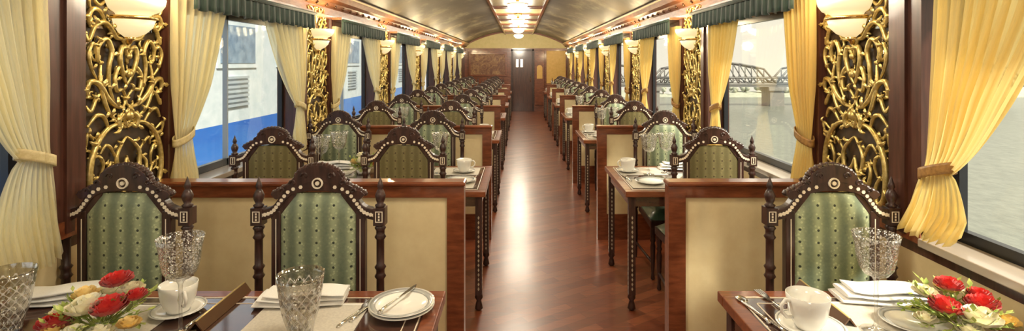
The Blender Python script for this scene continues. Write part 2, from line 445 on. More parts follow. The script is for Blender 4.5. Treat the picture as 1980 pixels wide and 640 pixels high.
# ------------------------------------------------------------------ room shell
HALF = (XR - XL) / 2; XC = (XR + XL) / 2; ZSP, ZPK = 2.14, 2.60
RC = (HALF ** 2 + (ZPK - ZSP) ** 2) / (2 * (ZPK - ZSP))
def zc(x): return ZPK - RC + sqrt(max(0, RC * RC - (x - XC) ** 2))
fl = MBm('floor').box(XL - .2, XR + .2, YBACK - .1, YEND + .1, -.06, 0); struct(fl.part('floor'))
xs = [XL + (XR - XL) * i / 28 for i in range(29)]
ce = MBm('ceiling'); ce.band([(x, zc(x) + .04) for x in xs], [(x, zc(x)) for x in xs], YBACK, YEND)
co = ce.part('ceiling'); struct(co)
for p in co.data.polygons: p.use_smooth = False
# centre strip of the ceiling with wooden battens
XS = -.03
cs = MBm('ceilcentre').box(XS - .41, XS + .41, YBACK, YEND, 2.50, 2.56)
cs.use('mahogany').box(XS - .45, XS - .41, YBACK, YEND, 2.47, 2.57).box(XS + .41, XS + .45, YBACK, YEND, 2.47, 2.57)
y = .9
while y < YEND:
    cs.box(XS - .41, XS + .41, y, y + .05, 2.475, 2.50); cs.box(XS - .41, XS + .41, y + .22, y + .26, 2.48, 2.50); y += 1.27
struct(cs.part('trim_1'))

# solid pier y-range around each carved panel, per bay
def pier(k): return (1.90 + BAY * k, 2.65 + BAY * k)
WT = .12
for side, sx, X in (('left', -1, XL), ('right', 1, XR)):
    a, b = (X - WT, X) if sx < 0 else (X, X + WT)
    w = MBm('creamdado').box(a, b, YBACK, YEND, 0, .84)
    w.use('postwood').box(a, b, YBACK, YEND, .84, .92)
    w.use('mahogany2').box(a, b, YBACK, YEND, 1.88, 2.16)
    w.use('postwood')
    for k in range(-2, NB):
        p0, p1 = pier(k); p0 = max(p0, YBACK)
        w.box(a, b, p0, p1 if k < NB - 1 else YEND, .92, 1.88)
    struct(w.part('wall_' + side))
    # baseboard
    bb = (X, X + .02) if sx < 0 else (X - .02, X)
    struct(MBm('mahogany').box(bb[0], bb[1], YBACK, YEND, 0, .14).part('baseboard_' + side, bevel=.004))
    # cornice: stepped moulding with studs
    cm = MBm('mahogany2')
    i = -sx
    prof = [(0, 1.96), (.05, 1.97), (.05, 2.00), (.02, 2.01), (.02, 2.07), (.06, 2.085), (.075, 2.11), (.12, 2.13), (.14, 2.17), (.14, 2.20), (0, 2.20)]
    cm.prism([(X + i * u, z) for u, z in prof], YBACK, YEND)
    yy = .3
    cm.use('studs')
    while yy < YEND:
        cm.ball((X + i * .062, yy, 2.085), .017, 6); yy += .215
    cm.use('goldedge').box(min(X + i * .14, X + i * .147), max(X + i * .14, X + i * .147), YBACK, YEND, 2.175, 2.19)
    struct(cm.part('trim_2' if sx < 0 else 'trim_3'))
    # jamb posts proud of the wall, either side of every carved panel
    for k in range(0, NB):
        p0, p1 = pier(k)
        jm = MBm('postwood')
        for (q0, q1) in ((p0, 2.068 + BAY * k), (2.552 + BAY * k, p1)):
            lo, hi = sorted((X, X + i * .045)); jm.box(lo, hi, q0, q1, .92, 1.97)
            mid = (q0 + q1) / 2
            lo, hi = sorted((X + i * .045, X + i * .058)); jm.box(lo, hi, mid - .018, mid + .018, .92, 1.97)
        lo, hi = sorted((X, X + i * .05)); jm.use('mahogany').box(lo, hi, p0, p1, .90, .965)
        struct(jm.part('trim_%d' % ((10 if sx < 0 else 30) + k)))
    # windows
    for k in range(-2, NB - 1):
        y0 = pier(k)[1]; y1 = pier(k + 1)[0]
        if k == -2: y0 = YBACK + .6
        g = (X - .10, X - .07) if sx < 0 else (X + .07, X + .10)
        wf = MBm('black').box(g[0], g[1], y0, y1, .92, .965).box(g[0], g[1], y0, y1, 1.84, 1.88).box(g[0], g[1], y0, y0 + .03, .92, 1.88).box(g[0], g[1], y1 - .03, y1, .92, 1.88)
        if sx < 0: wf.use('louvre').box(g[0], g[1], y0 + .62, y0 + .632, .92, 1.88)
        wo = struct(wf.part('window_%d' % ((1 if sx < 0 else 11) + k + 2)))
        wo.name = 'window_%d' % ((1 if sx < 0 else 11) + k + 2)
        gm = (g[0] + g[1]) / 2
        MBm('pane').box(gm - .003, gm + .003, y0, y1, .93, 1.87).part('window_glass', wo)
        s0, s1 = sorted((X - i * .069, X + i * .06))
        MBm('trainwhite' if False else 'sill').box(s0, s1, y0 + .0, y1 - .0, .895, .925).part('window_sill', wo, bevel=.004) if 'sill' in M else None
# end walls
ew = MBm('mahogany').box(XL - .1, XR + .1, YEND, YEND + .1, 0, 2.0)
poly = [(x, zc(x) + .03) for x in xs] + [(XR, 2.0), (XL, 2.0)]
ew.use('lunette').prism(poly[::-1], YEND + .01, YEND + .1)
ew.use('mahogany').box(XL, XR, YEND - .04, YEND, 1.97, 2.03)
ew.band([(x, zc(x)) for x in xs], [(x, zc(x) - .05) for x in xs], YEND - .05, YEND)
struct(ew.part('wall_far'))
struct(MBm('mahogany').box(XL - .1, XR + .1, YBACK - .1, YBACK, 0, 2.62).part('wall_behind'))
# far door with two lit panes and a round lamp over it
d = struct(MBm('postwood').box(-.22, .40, YEND - .03, YEND, 0, 1.95).part('door_1', bevel=.004))
MBm('chairwood').box(-.28, -.22, YEND - .06, YEND, 0, 2.0).box(.40, .46, YEND - .06, YEND, 0, 2.0).box(-.28, .46, YEND - .06, YEND, 1.95, 2.0).part('door_frame', d)
MBm('doorlight').box(-.12, -.04, YEND - .04, YEND - .028, 1.42, 1.68).box(.02, .10, YEND - .04, YEND - .028, 1.42, 1.68).part('door_pane', d, bevel=.003)
MBm('brass').tube([(.34, YEND - .035, .95), (.34, YEND - .07, .95), (.34, YEND - .07, 1.12), (.34, YEND - .035, 1.12)], .008).part('door_handle', d)
pn = thing('painted_panel', 'framed carved mural of brown figures on the far end wall left of the door', 'panel', ((-1.66 - .40) / 2, YEND - .002, 1.12))
MBm('mural').box(-.55, .55, -.03, 0, .06, .72).part('mural_board', pn)
MBm('mahogany').box(-.62, .62, -.05, 0, 0, .06).box(-.62, .62, -.05, 0, .72, .78).box(-.62, -.55, -.05, 0, .06, .72).box(.55, .62, -.05, 0, .06, .72).part('frame', pn, bevel=.006)
pn = thing('silk_panel', 'plain ochre wall panel at the far right end of the car', 'panel', (1.15, YEND - .002, .9))
MBm('goldpanel').box(-.29, .33, -.02, 0, 0, 1.05).part('cloth_field', pn)
MBm('mahogany').box(-.33, -.29, -.04, 0, -.04, 1.09).box(.33, .36, -.04, 0, -.04, 1.09).box(-.29, .33, -.04, 0, -.04, 0).box(-.29, .33, -.04, 0, 1.05, 1.09).part('frame', pn)
pn = thing('arched_panel', 'narrow wooden panel with a golden arched niche right of the far door', 'panel', (.64, YEND - .002, .2))
MBm('mahogany').box(-.15, .15, -.04, 0, 0, 1.75).part('board', pn, bevel=.005)
ar = [(-.09, .85), (.09, .85), (.09, 1.2)] + [(.09 * cos(a * pi / 10), 1.2 + .09 * sin(a * pi / 10)) for a in range(1, 10)] + [(-.09, 1.2)]
MBm('goldpanel').prism(ar, -.055, -.04).part('niche', pn)

# ------------------------------------------------------------------ partitions
def partition(x0, x1, y, label):
    t = thing('seat_partition', label, 'partition', ((x0 + x1) / 2, y, 0), 0, 'partitions between the bays')
    h = (x1 - x0) / 2; Z = 1.01
    MBm('cream').box(-h + .075, h - .075, .016, .05, .22, Z - .07).part('upholstered_panel', t, bevel=.008)
    MBm('mahogany').box(-h, -h + .08, 0, .066, 0, Z - .022).box(h - .08, h, 0, .066, 0, Z - .022).box(-h + .08, h - .08, .002, .064, Z - .075, Z - .022).box(-h + .08, h - .08, .002, .064, 0, .225).part('frame', t)
    MBm('mahogany').box(-h - .006, h + .006, -.012, .078, Z - .022, Z).part('top_rail', t, bevel=.008)
    return t
for k in range(0, NB - 1):
    y = 2.43 + BAY * k
    partition(XL + .052, -.262 if k == 0 else -.25, y, 'cream and mahogany partition behind the %s left-hand table' % ORD[k])
    partition(.70 if k == 0 else .69, XR - .052, y, 'cream and mahogany partition behind the %s right-hand table' % ORD[k])

# ------------------------------------------------------------------ chairs
def cat(pts, sub=5):
    out = []
    Q = [pts[0]] + list(pts) + [pts[-1]]
    for i in range(1, len(Q) - 2):
        for j in range(sub):
            f = j / sub
            out.append(tuple(.5 * ((2 * Q[i][k]) + (-Q[i - 1][k] + Q[i + 1][k]) * f + (2 * Q[i - 1][k] - 5 * Q[i][k] + 4 * Q[i + 1][k] - Q[i + 2][k]) * f * f + (-Q[i - 1][k] + 3 * Q[i][k] - 3 * Q[i + 1][k] + Q[i + 2][k]) * f ** 3) for k in range(2)))
    out.append(tuple(pts[-1])); return out
def turned(s, x, y, z0, z1, r=.017):
    h = z1 - z0
    pr = [(r * .7, 0), (r * .8, .02 * h)]
    for c in (.06, .36, .64, .94):
        pr += [(r * .80, (c - .055) * h), (r * 1.18, (c - .035) * h), (r * .86, (c - .015) * h), (r * .86, (c + .015) * h), (r * 1.18, (c + .035) * h), (r * .80, (c + .055) * h)]
    pr = sorted([p for p in pr if 0 <= p[1] <= h], key=lambda p: p[1]) + [(r * .7, h)]
    s.lathe(pr, x, y, z0, 10)
CREST_OUT = [(-.165, 1.048), (-.180, 1.064), (-.166, 1.076), (-.148, 1.082), (-.134, 1.092), (-.118, 1.101), (-.103, 1.106), (-.095, 1.124), (-.080, 1.146), (-.056, 1.163), (-.028, 1.173), (0, 1.177)]
CREST_IN = [(-.158, 1.045), (-.150, 1.050), (-.140, 1.058), (-.128, 1.068), (-.112, 1.078), (-.098, 1.088), (-.080, 1.096), (-.062, 1.103), (-.045, 1.108), (-.030, 1.112), (-.012, 1.114), (0, 1.115)]
def mir(l): return l + [(-x, z) for x, z in l[::-1][1:]]
def arch(t, off=0):   # arm-to-arm curve of the inlaid band, t in -1..1
    a = abs(t); sgn = -1 if t < 0 else 1
    pts = [(0, 1.098), (.10, 1.083), (.145, 1.035), (.175, .998), (.215, .985)]
    q = a * 4; i = min(int(q), 3); f = q - i
    def cr(p0, p1, p2, p3, f): return .5 * ((2 * p1) + (-p0 + p2) * f + (2 * p0 - 5 * p1 + 4 * p2 - p3) * f * f + (-p0 + 3 * p1 - 3 * p2 + p3) * f ** 3)
    P = [(-.10, 1.083)] + pts + [(.25, .985)]
    x = cr(P[i][0], P[i + 1][0], P[i + 2][0], P[i + 3][0], f); z = cr(P[i][1], P[i + 1][1], P[i + 2][1], P[i + 3][1], f)
    return (sgn * x, z + off)
def make_chair():
    t = thing('dining_chair', 'x', 'chair')
    # outer turned posts with block and finial
    for sx in (-1, 1):
        p = MBm('chairwood'); x = sx * .235
        turned(p, x, 0, .44, .945, .019)
        p.box(x - .019, x + .019, -.019, .019, .40, .47)
        p.lathe([(.012, 0), (.016, .05), (.020, .18), (.018, .30), (.021, .36), (.014, .40)], x, 0, 0, 10)
        p.box(x - .022, x + .022, -.022, .022, .945, 1.012)
        p.lathe([(.016, 0), (.021, .008), (.012, .014), (.018, .03), (.021, .045), (.014, .062), (.008, .07), (.013, .078), (.010, .09), (.004, .108), (.001, .118)], x, 0, 1.012, 10)
        po = p.part('back_post', t)
        for yy0, yy1 in ((-.0235, -.022), (.022, .0235)):
            q = MBm('inlay')
            q.band([(x - .014, .958), (x + .014, .958), (x + .014, 1.0), (x - .014, 1.0)], [(x - .011, .961), (x + .011, .961), (x + .011, .997), (x - .011, .997)], yy0, yy1, closed=True)
            for zz in (.968, .979, .990): q.box(x - .003, x + .003, yy0, yy1, zz - .004, zz + .004)
            q.part('inlay_block', po)
    # inner frame : stiles + arch band
    fr = MBm('chairwood')
    n = 32
    ts = [-1 + 2 * i / n for i in range(n + 1)]
    fr.band([arch(a, .022) for a in ts], [arch(a, -.02) for a in ts], -.018, .018)
    for sx in (-1, 1):
        lo, hi = sorted((sx * .145, sx * .180)); fr.box(lo, hi, -.016, .016, .44, 1.00)
    fr.box(-.182, .182, -.016, .016, .53, .565)
    for sx in (-1, 1): fr.prism([(sx * .18, .96), (sx * .145, .985), (sx * .086, 1.06), (sx * .08, 1.085), (sx * .10, 1.085), (sx * .15, 1.03), (sx * .19, .99)][::sx], -.012, .012)
    fo = fr.part('back_frame', t, bevel=.003)
    # inlay : bone dots along both faces of the arch, thin line round the cushion
    m = 26
    for sg in (-1, 1):
        q = MBm('inlay')
        for i in range(m + 1):
            a = -1 + 2 * i / m
            if abs(a) < .1: continue
            x, z = arch(a); y0, y1 = sorted((sg * .018, sg * .0205))
            q.prism([(x + .0075 * cos(w * pi / 3), z + .0075 * sin(w * pi / 3)) for w in range(6)], y0, y1)
        y0, y1 = sorted((sg * .016, sg * .0175))
        for sx in (-1, 1):
            lo, hi = sorted((sx * .160, sx * .163)); q.box(lo, hi, y0, y1, .57, .97)
        q.part('bone_inlay', fo)
    cr = MBm('chairwood')
    cr.band(mir(CREST_OUT), mir(CREST_IN), -.02, .02)
    cr.tube([(x, 0, z - .004) for x, z in mir([( -.165, 1.058), (-.12, 1.092), (-.09, 1.112), (-.05, 1.148), (0, 1.160)])], .014, 6)
    ol = cat(mir([(-.178, 1.064), (-.148, 1.082), (-.103, 1.106), (-.080, 1.146), (-.042, 1.168), (0, 1.175)]), 4)
    for q, (x, z) in enumerate(ol): cr.ball((x, 0, z), .0125 if q % 2 else .0095, 6, sy=1.5)
    for sx in (-1, 1):   # carved leaf scrolls on the crest
        for (cx, cz, r) in ((.05, 1.135, .016), (.095, 1.108, .014), (.135, 1.078, .012)):
            for yy in (-.02, .02):
                cr.tube([(sx * (cx + r * (1 - u / 9) * cos(u * .8)), yy, cz + r * (1 - u / 9) * sin(u * .8)) for u in range(9)], [.0055 * (1 - u / 14) for u in range(9)], 5)
    co = cr.part('crest', t, bevel=.004)
    for y0, y1 in ((-.026, -.018), (.018, .026)):
        q = MBm('inlay')
        P = [(.021 * cos(a * pi / 8), 1.108 + .021 * sin(a * pi / 8)) for a in range(16)]
        Q = [(.016 * cos(a * pi / 8), 1.108 + .016 * sin(a * pi / 8)) for a in range(16)]
        q.band(P, Q, y0, y1, closed=True)
        q.prism([(.008 * cos(a * pi / 5), 1.108 + .008 * sin(a * pi / 5)) for a in range(10)], y0, y1)
        q.part('medallion', co)
    # padded back : bulging front, flat rear
    def bounds(z):
        if z <= .985: return .146
        if z <= 1.062: return .146 - (z - .985) / .077 * .058
        return .088
    def fn(sgn, bulge):
        def f(u, v):
            z = .565 + .503 * v; w = bounds(z); x = (2 * u - 1) * w
            e = (1 - abs(2 * u - 1) ** 4) * (1 - abs(2 * v - 1) ** 8)
            return (x, sgn * (.009 + bulge * e), z)
        return f
    MBm('brocade').grid(fn(-1, .022), 14, 24).part('back_cushion', t)
    MBm('backcloth').grid(fn(1, .004), 10, 16).part('back_panel', t)
    # seat
    sf = MBm('chairwood').prism([(-.215, -.02), (.215, -.02), (.232, -.47), (-.232, -.47)], .38, .435, 'xy')
    sf.part('seat_frame', t, bevel=.006)
    def seat(u, v):
        x = (2 * u - 1) * (.208 + .018 * v); yv = -.022 - .44 * v
        e = (1 - abs(2 * u - 1) ** 6) * (1 - abs(2 * v - 1) ** 6)
        return (x, yv, .432 + .07 * e)
    MBm('seatgreen').grid(seat, 14, 14).part('seat_cushion', t)
    for sx in (-1, 1):
        p = MBm('chairwood'); x = sx * .208; yv = -.44
        p.lathe([(.010, 0), (.016, .01), (.012, .03), (.010, .05), (.014, .10), (.017, .16), (.019, .24), (.014, .27), (.021, .285), (.014, .30), (.020, .33), (.021, .38)], x, yv, 0, 10)
        p.part('front_leg', t)
        MBm('chairwood').tube([(x, -.43, .12), (sx * .232, 0, .12)], .010, 8).part('stretcher', t)
    return t
chair = Proto(make_chair)
# the two in front and the single one opposite
chair.put((-1.520, 2.0, 0), 0, 'inlaid chair behind the red and cream flowers at the front left table, by the curtain')
chair.put((-.774, 2.0, 0), 0, 'inlaid green-backed chair behind the cut tumbler at the front left table, aisle side')
chair.put((1.202, 2.0, 0), 0, 'inlaid chair with sunlit green back at the front right table')
for k in range(1, NB):
    o = BAY * k; n = ORD[k]; gl = 'chairs of the %s left table' % n
    xa, xb = (-1.46, -.70) if k == 1 else (-1.44, -.70)
    chair.put((xa, o + 2.03, 0), 0, 'green-fronted chair facing the camera at the %s left table, window side' % n)
    chair.put((xb, o + 2.03, 0), 0, 'green-fronted chair facing the camera at the %s left table, aisle side' % n)
    chair.put((-1.49 if k == 1 else -1.46, o + .98, 0), pi, 'olive-backed chair facing away at the %s left table, window side' % n)
    chair.put((-.70, o + .98, 0), pi, 'olive-backed chair facing away at the %s left table, aisle side' % n)
    chair.put((1.17, o + 2.03, 0), 0, 'green-fronted chair facing the camera at the %s right table' % n)
    chair.put((1.17, o + .98, 0), pi, 'olive-backed chair facing away at the %s right table' % n)

# ------------------------------------------------------------------ tables
ZT = .76
def table(x0, x1, y0, y1, label):
    t = thing('dining_table', label, 'table', ((x0 + x1) / 2, (y0 + y1) / 2, 0))
    a, b = (x1 - x0) / 2, (y1 - y0) / 2
    bw = .05
    MBm('tablewood').box(-a + bw, a - bw, -b + bw, b - bw, ZT - .03, ZT).part('tabletop', t)
    MBm('mahogany').box(-a, a, -b, -b + bw, ZT - .035, ZT + .001).box(-a, a, b - bw, b, ZT - .035, ZT + .001).box(-a, -a + bw, -b + bw, b - bw, ZT - .035, ZT + .001).box(a - bw, a, -b + bw, b - bw, ZT - .035, ZT + .001).part('border', t, bevel=.004)
    q = MBm('inlay')
    for e, w in ((bw + .004, .004), (bw + .045, .003)):
        q.box(-a + e, a - e, -b + e, -b + e + w, ZT, ZT + .0015).box(-a + e, a - e, b - e - w, b - e, ZT, ZT + .0015)
        q.box(-a + e, -a + e + w, -b + e, b - e, ZT, ZT + .0015).box(a - e - w, a - e, -b + e, b - e, ZT, ZT + .0015)
    q.part('inlay_line', t)
    MBm('tablewood').box(-a + .03, a - .03, -b + .03, -b + .05, ZT - .10, ZT - .03).box(-a + .03, a - .03, b - .05, b - .03, ZT - .10, ZT - .03).box(-a + .03, -a + .05, -b + .05, b - .05, ZT - .10, ZT - .03).box(a - .05, a - .03, -b + .05, b - .05, ZT - .10, ZT - .03).part('apron', t)
    wsd = -1 if x0 < 0 else 1
    lo, hi = sorted((wsd * (a - .03), wsd * (a - .002)))
    MBm('mahogany').box(lo, hi, -b + .06, b - .06, ZT - .20, ZT - .035).part('wall_bracket', t)
    for sx in (-wsd,):
        for sy in (-1, 1):
            x, yv = sx * (a - .045), sy * (b - .045)
            l = MBm('chairwood').box(x - .021, x + .021, yv - .021, yv + .021, .10, ZT - .03)
            l.lathe([(.012, 0), (.026, .012), (.02, .04), (.014, .06), (.026, .08), (.022, .10)], x, yv, 0, 10)
            lo = l.part('leg', t)
            for f0, f1 in ((-.0225, -.021), (.021, .0225)):
                for pl in ('xz', 'yz'):
                    q = MBm('boneold'); z = .14; c0, c1 = (x, yv) if pl == 'xz' else (yv, x)
                    while z < ZT - .14:
                        q.prism([(c0 - .006, z), (c0, z - .013), (c0 + .006, z), (c0, z + .013)], c1 + f0, c1 + f1, pl); z += .030
                    q.part('leg_inlay', lo)
    return t
table(-1.755, -.262, .98, 1.835, 'glossy dark table set with roses and crystal at the front left')
table(.70, 1.497, .98, 1.835, 'glossy dark table for two at the front right')
TY = {0: (.98, 1.835)}
for k in range(1, NB):
    o = BAY * k; TY[k] = (o + 1.09, o + 1.90)
    table(-1.755, -.215, *TY[k], '%s dining table from the front on the left of the aisle' % ORD[k])
    table(.665, 1.497, *TY[k], '%s dining table from the front on the right of the aisle' % ORD[k])

# ------------------------------------------------------------------ tableware
ZW = ZT + .0015
def mk_goblet():
    t = thing('wine_goblet', 'x', 'glass')
    MBm('crystal').lathe([(.001, .003), (.038, .001), (.040, .004), (.012, .010), (.006, .022), (.0048, .05), (.0045, .09), (.0075, .105), (.0048, .12), (.006, .15), (.012, .163)], n=24).part('stem', t)
    MBm('etched').lathe([(.012, .163), (.032, .172), (.045, .19), (.052, .22), (.055, .25), (.060, .275), (.0635, .292), (.0615, .292), (.058, .272), (.052, .24), (.044, .195), (.03, .178), (.001, .172)], n=32).part('bowl', t)
    return t
def mk_tumbler():
    t = thing('cut_tumbler', 'x', 'glass')
    MBm('crystal').lathe([(.001, 0), (.034, 0), (.036, .006), (.036, .014), (.001, .016)], n=24).part('base', t)
    b = MBm('cut').lathe([(.035, .006), (.040, .03), (.052, .07), (.060, .12), (.066, .165), (.0685, .18), (.0665, .18), (.063, .16), (.056, .12), (.047, .07), (.036, .03), (.001, .018)], n=32)
    b.part('bowl', t)
    return t
def mk_cup():
    t = thing('tea_cup', 'x', 'cup')
    MBm('white').lathe([(.001, .004), (.030, .004), (.031, 0), (.034, 0), (.035, .006), (.043, .018), (.050, .04), (.054, .065), (.056, .086), (.054, .087), (.051, .065), (.046, .04), (.038, .018), (.001, .012)], n=32).part('bowl', t)
    pts = [(-.050, 0, .072), (-.068, 0, .076), (-.080, 0, .062), (-.078, 0, .044), (-.064, 0, .030), (-.046, 0, .028)]
    MBm('white').tube(pts, .0048, 8).part('handle', t)
    return t
def mk_saucer():
    t = thing('saucer', 'x', 'saucer')
    MBm('white').lathe([(.001, .003), (.035, .003), (.037, .0), (.042, .0), (.060, .008), (.080, .015), (.081, .017), (.058, .012), (.040, .006), (.001, .006)], n=32).part('dish', t)
    MBm('rimgrey').lathe([(.074, .0150), (.0765, .0162), (.0765, .0168), (.074, .0160), (.074, .0150)], n=32).part('painted_rim', t)
    return t
def mk_plate():
    t = thing('dinner_plate', 'x', 'plate')
    MBm('white').lathe([(.001, .003), (.055, .003), (.058, .0), (.064, .0), (.075, .007), (.105, .017), (.106, .0195), (.075, .012), (.062, .006), (.001, .006)], n=40).part('dish', t)
    MBm('rimgrey').lathe([(.084, .0150), (.100, .0185), (.100, .0195), (.084, .0160), (.084, .0150)], n=40).part('painted_rim', t)
    return t
def flatware(t, kind):
    # lies along +y, length ~.2
    MBm('silver').tube([(0, -.10, .004), (0, -.06, .005), (0, 0, .004), (0, .03, .004)], [.007, .0055, .003, .003], 6).part('handle', t)
    h = MBm('silver')
    if kind == 'knife': h.prism([(-.003, .028), (.006, .03), (.0095, .06), (.008, .10), (.001, .118), (-.003, .10)], .002, .006, 'xy'); h.part('blade', t)
    elif kind == 'fork':
        h.prism([(-.003, .028), (.003, .028), (.011, .045), (.012, .06), (-.012, .06), (-.011, .045)], .002, .006, 'xy')
        for x in (-.0105, -.0035, .0035, .0105): h.box(x - .0018, x + .0018, .06, .10, .002, .006)
        h.part('tines', t)
    else: h.ball((0, .065, .005), .018, 12, sz=.25, sy=1.6); h.part('bowl', t)
    return t
def mk_knife(): return flatware(thing('table_knife', 'x', 'knife'), 'knife')
def mk_fork(): return flatware(thing('table_fork', 'x', 'fork'), 'fork')
def mk_spoon(): return flatware(thing('tea_spoon', 'x', 'spoon'), 'spoon')
def mk_napkin():
    s = MBm('linen')
    for l, (w, dd, z) in enumerate(((.145, .055, 0), (.140, .052, .013), (.130, .048, .026))):
        # folded layer: rounded loop cross-section, wavy along x
        def f(u, v, w=w, dd=dd, z=z, l=l):
            x = (2 * u - 1) * w; a = 2 * pi * v
            e = 1 - .12 * abs(2 * u - 1) ** 3
            wob = .003 * sin(9 * u + l * 2)
            return (x + .01 * l, dd * e * cos(a) * (1 + .05 * sin(5 * u + l)), z + .0065 + .0062 * sin(a) * (1 if sin(a) > 0 else 1) + (wob if sin(a) > 0 else 0) + .004 * l * sin(4 * u + l) ** 2)
        s.grid(f, 18, 12)
        for e in (0, 1):
            b = len(s.v); s.v += [f(e, v / 12) for v in range(12)]; s.face([b + i for i in range(12)])
    o = s.part('linen_napkin'); o['category'] = 'napkin'; o['label'] = 'x'; return o
def mk_mat():
    s = MBm('mat').box(-.17, .17, -.12, .12, 0, .0018); s.use('linen').box(-.16, .16, -.113, -.108, .0018, .0024).box(-.16, .16, .108, .113, .0018, .0024)
    o = s.part('placemat'); o['category'] = 'placemat'; o['label'] = 'x'; return o
def mk_menu():
    t = thing('folded_card', 'x', 'card')
    MBm('menu').prism([(-.022, .0), (-.018, .0), (.002, .024), (.022, .0), (.026, .0), (.004, .030), (.0, .030)], -.14, .14).part('cover', t)
    MBm('goldedge').tube([(.002, -.14, .029), (.002, .14, .029)], .0032, 6).part('gold_spine', t)
    return t
P = {n: Proto(f) for n, f in dict(goblet=mk_goblet, tumbler=mk_tumbler, cup=mk_cup, saucer=mk_saucer, plate=mk_plate, knife=mk_knife, fork=mk_fork, spoon=mk_spoon, napkin=mk_napkin, mat=mk_mat, menu=mk_menu).items()}

def rose(parent, c, r, key, seed, frilly=False):
    r = r * 1.2; c = (c[0], c[1], c[2] + .008)
    rnd = random.Random(seed); s = MBm(key, True)
    tilt = rnd.uniform(-.3, .3), rnd.uniform(-.3, .3)
    layers = ((.28, 1.0, 4), (.5, .95, 5), (.75, .82, 6), (1.0, .55, 7)) if not frilly else ((.30, 1.05, 5), (.52, 1.0, 6), (.74, .92, 7), (.92, .78, 8), (1.0, .55, 8))
    for (rr, hh, n) in layers:
        a0 = rnd.uniform(0, 6)
        for i in range(n):
            a = a0 + 2 * pi * i / n; wid = 2 * pi / n * .75
            def f(u, v, a=a, wid=wid, rr=rr, hh=hh):
                aa = a + (u - .5) * wid * 1.9
                R = r * rr * (sin(v * pi / 2) ** .7) * (1 + .10 * (v ** 3)) + .001
                zz = r * (-.35 + 1.15 * hh * (v ** 1.1) * (1 - .25 * (2 * u - 1) ** 2)) + (r * .06 * sin(u * 16 + a * 3) * v if frilly else 0)
                # outer lip rolls outward
                R += r * .06 * max(0, v - .75) * 4 * rr
                x, yv = R * cos(aa), R * sin(aa)
                return (c[0] + x + tilt[0] * zz, c[1] + yv + tilt[1] * zz, c[2] + zz)
            s.grid(f, 5, 5)
    return s.part('bloom', parent)
def leafspray(s, c, L, ang, el, rnd, n=7):
    d = (cos(ang) * cos(el), sin(ang) * cos(el), sin(el))
    tip = [c[k] + d[k] * L for k in range(3)]
    s.tube([c, tuple(tip)], [.0016, .0008], 4)
    for i in range(n):
        f = .35 + .65 * i / n; base = [c[k] + d[k] * L * f for k in range(3)]
        la = ang + rnd.choice((-1, 1)) * rnd.uniform(.5, 1.2); le = el + rnd.uniform(-.4, .6); ll = rnd.uniform(.016, .03)
        dd = (cos(la) * cos(le), sin(la) * cos(le), sin(le)); pw = (-sin(la), cos(la), 0)
        w = ll * .28
        b = len(s.v)
        s.v += [tuple(base), tuple(base[k] + dd[k] * ll * .5 + pw[k] * w for k in range(3)), tuple(base[k] + dd[k] * ll for k in range(3)), tuple(base[k] + dd[k] * ll * .5 - pw[k] * w for k in range(3))]
        s.face((b, b + 1, b + 2, b + 3))
def mk_flowers(spec, seed):
    t = thing('flower_arrangement', 'x', 'flowers')
    MBm('white').lathe([(.001, 0), (.045, 0), (.055, .012), (.062, .035), (.056, .037), (.001, .03)], n=20).part('bowl', t)
    rnd = random.Random(seed)
    s = MBm('leaf', True)
    for i in range(60):
        a = rnd.uniform(0, 2 * pi); el = rnd.uniform(-.1, 1.0)
        leafspray(s, (.02 * cos(a), .02 * sin(a), .045), rnd.uniform(.08, .14), a, el, rnd)
    fo = s.part('foliage', t)
    for i, (x, yv, z, r, key) in enumerate(spec): rose(t, (x, yv, z), r, key, seed * 50 + i, frilly=(key == 'red'))
    return t
specL = [(-.005, -.05, .105, .036, 'creamrose'), (.055, -.045, .10, .034, 'red'), (.02, .03, .145, .030, 'red'), (-.085, -.055, .06, .033, 'red'), (-.055, .01, .115, .024, 'yellowrose'), (.065, .03, .12, .025, 'creamrose'), (.10, .0, .115, .020, 'red'), (-.06, -.09, .055, .024, 'yellowrose'), (.0, -.105, .055, .026, 'creamrose'), (.07, -.095, .055, .025, 'creamrose'), (.12, -.05, .06, .022, 'yellowrose'), (-.11, .0, .07, .024, 'creamrose'), (-.03, .07, .10, .024, 'creamrose')]
specR = [(-.055, -.03, .085, .030, 'red'), (.0, -.075, .075, .038, 'creamrose'), (.045, -.03, .095, .030, 'red'), (.0, .03, .125, .026, 'red'), (.075, .01, .105, .022, 'red'), (-.07, .03, .105, .024, 'creamrose'), (-.04, -.09, .05, .024, 'creamrose'), (.09, -.06, .06, .024, 'yellowrose'), (-.11, -.02, .05, .022, 'creamrose'), (.03, .07, .10, .024, 'yellowrose'), (.10, .05, .08, .024, 'creamrose')]

def pput(kind, px, py, rz, label, dz=0, group=None, scale=None):
    x, yv, z = at(px, py, ZW); return P[kind].put((x, yv, ZW + dz), rz, label, group, scale)
DM = .0026
# front left table
for (px, py, lab) in ((590, 622, 'grey placemat under the cut tumbler on the front left table'), (205, 625, 'grey placemat under the red and cream roses')):
    pput('mat', px, py, 0, lab)
fa = mk_flowers(specL, 3); x, yv, z = at(196, 657, ZW); fa.location = (x, yv, ZW + DM); fa['label'] = 'low bowl of red and cream roses on the front left table'
pput('goblet', 349, 648, 0, 'etched wine goblet standing right of the roses on the front left table', scale=(1, 1, 1.0))
pput('tumbler', 581, 648, 0, 'large cut-crystal tumbler in the middle of the front left table', DM)
pput('tumbler', 12, 640, 0, 'cut-crystal tumbler cropped by the left edge of the photo', scale=(1.05, 1.05, 1.0))
pput('saucer', 345, 604, 0, 'white saucer behind the goblet on the front left table')
pput('cup', 345, 604, 2.4, 'white tea cup behind the goblet on the front left table', .0085)
pput('plate', 777, 600, 0, 'lower white plate of the pair at the aisle corner', 0.0)
pput('plate', 777, 600, .4, 'upper white plate of the pair at the aisle corner', .0095)
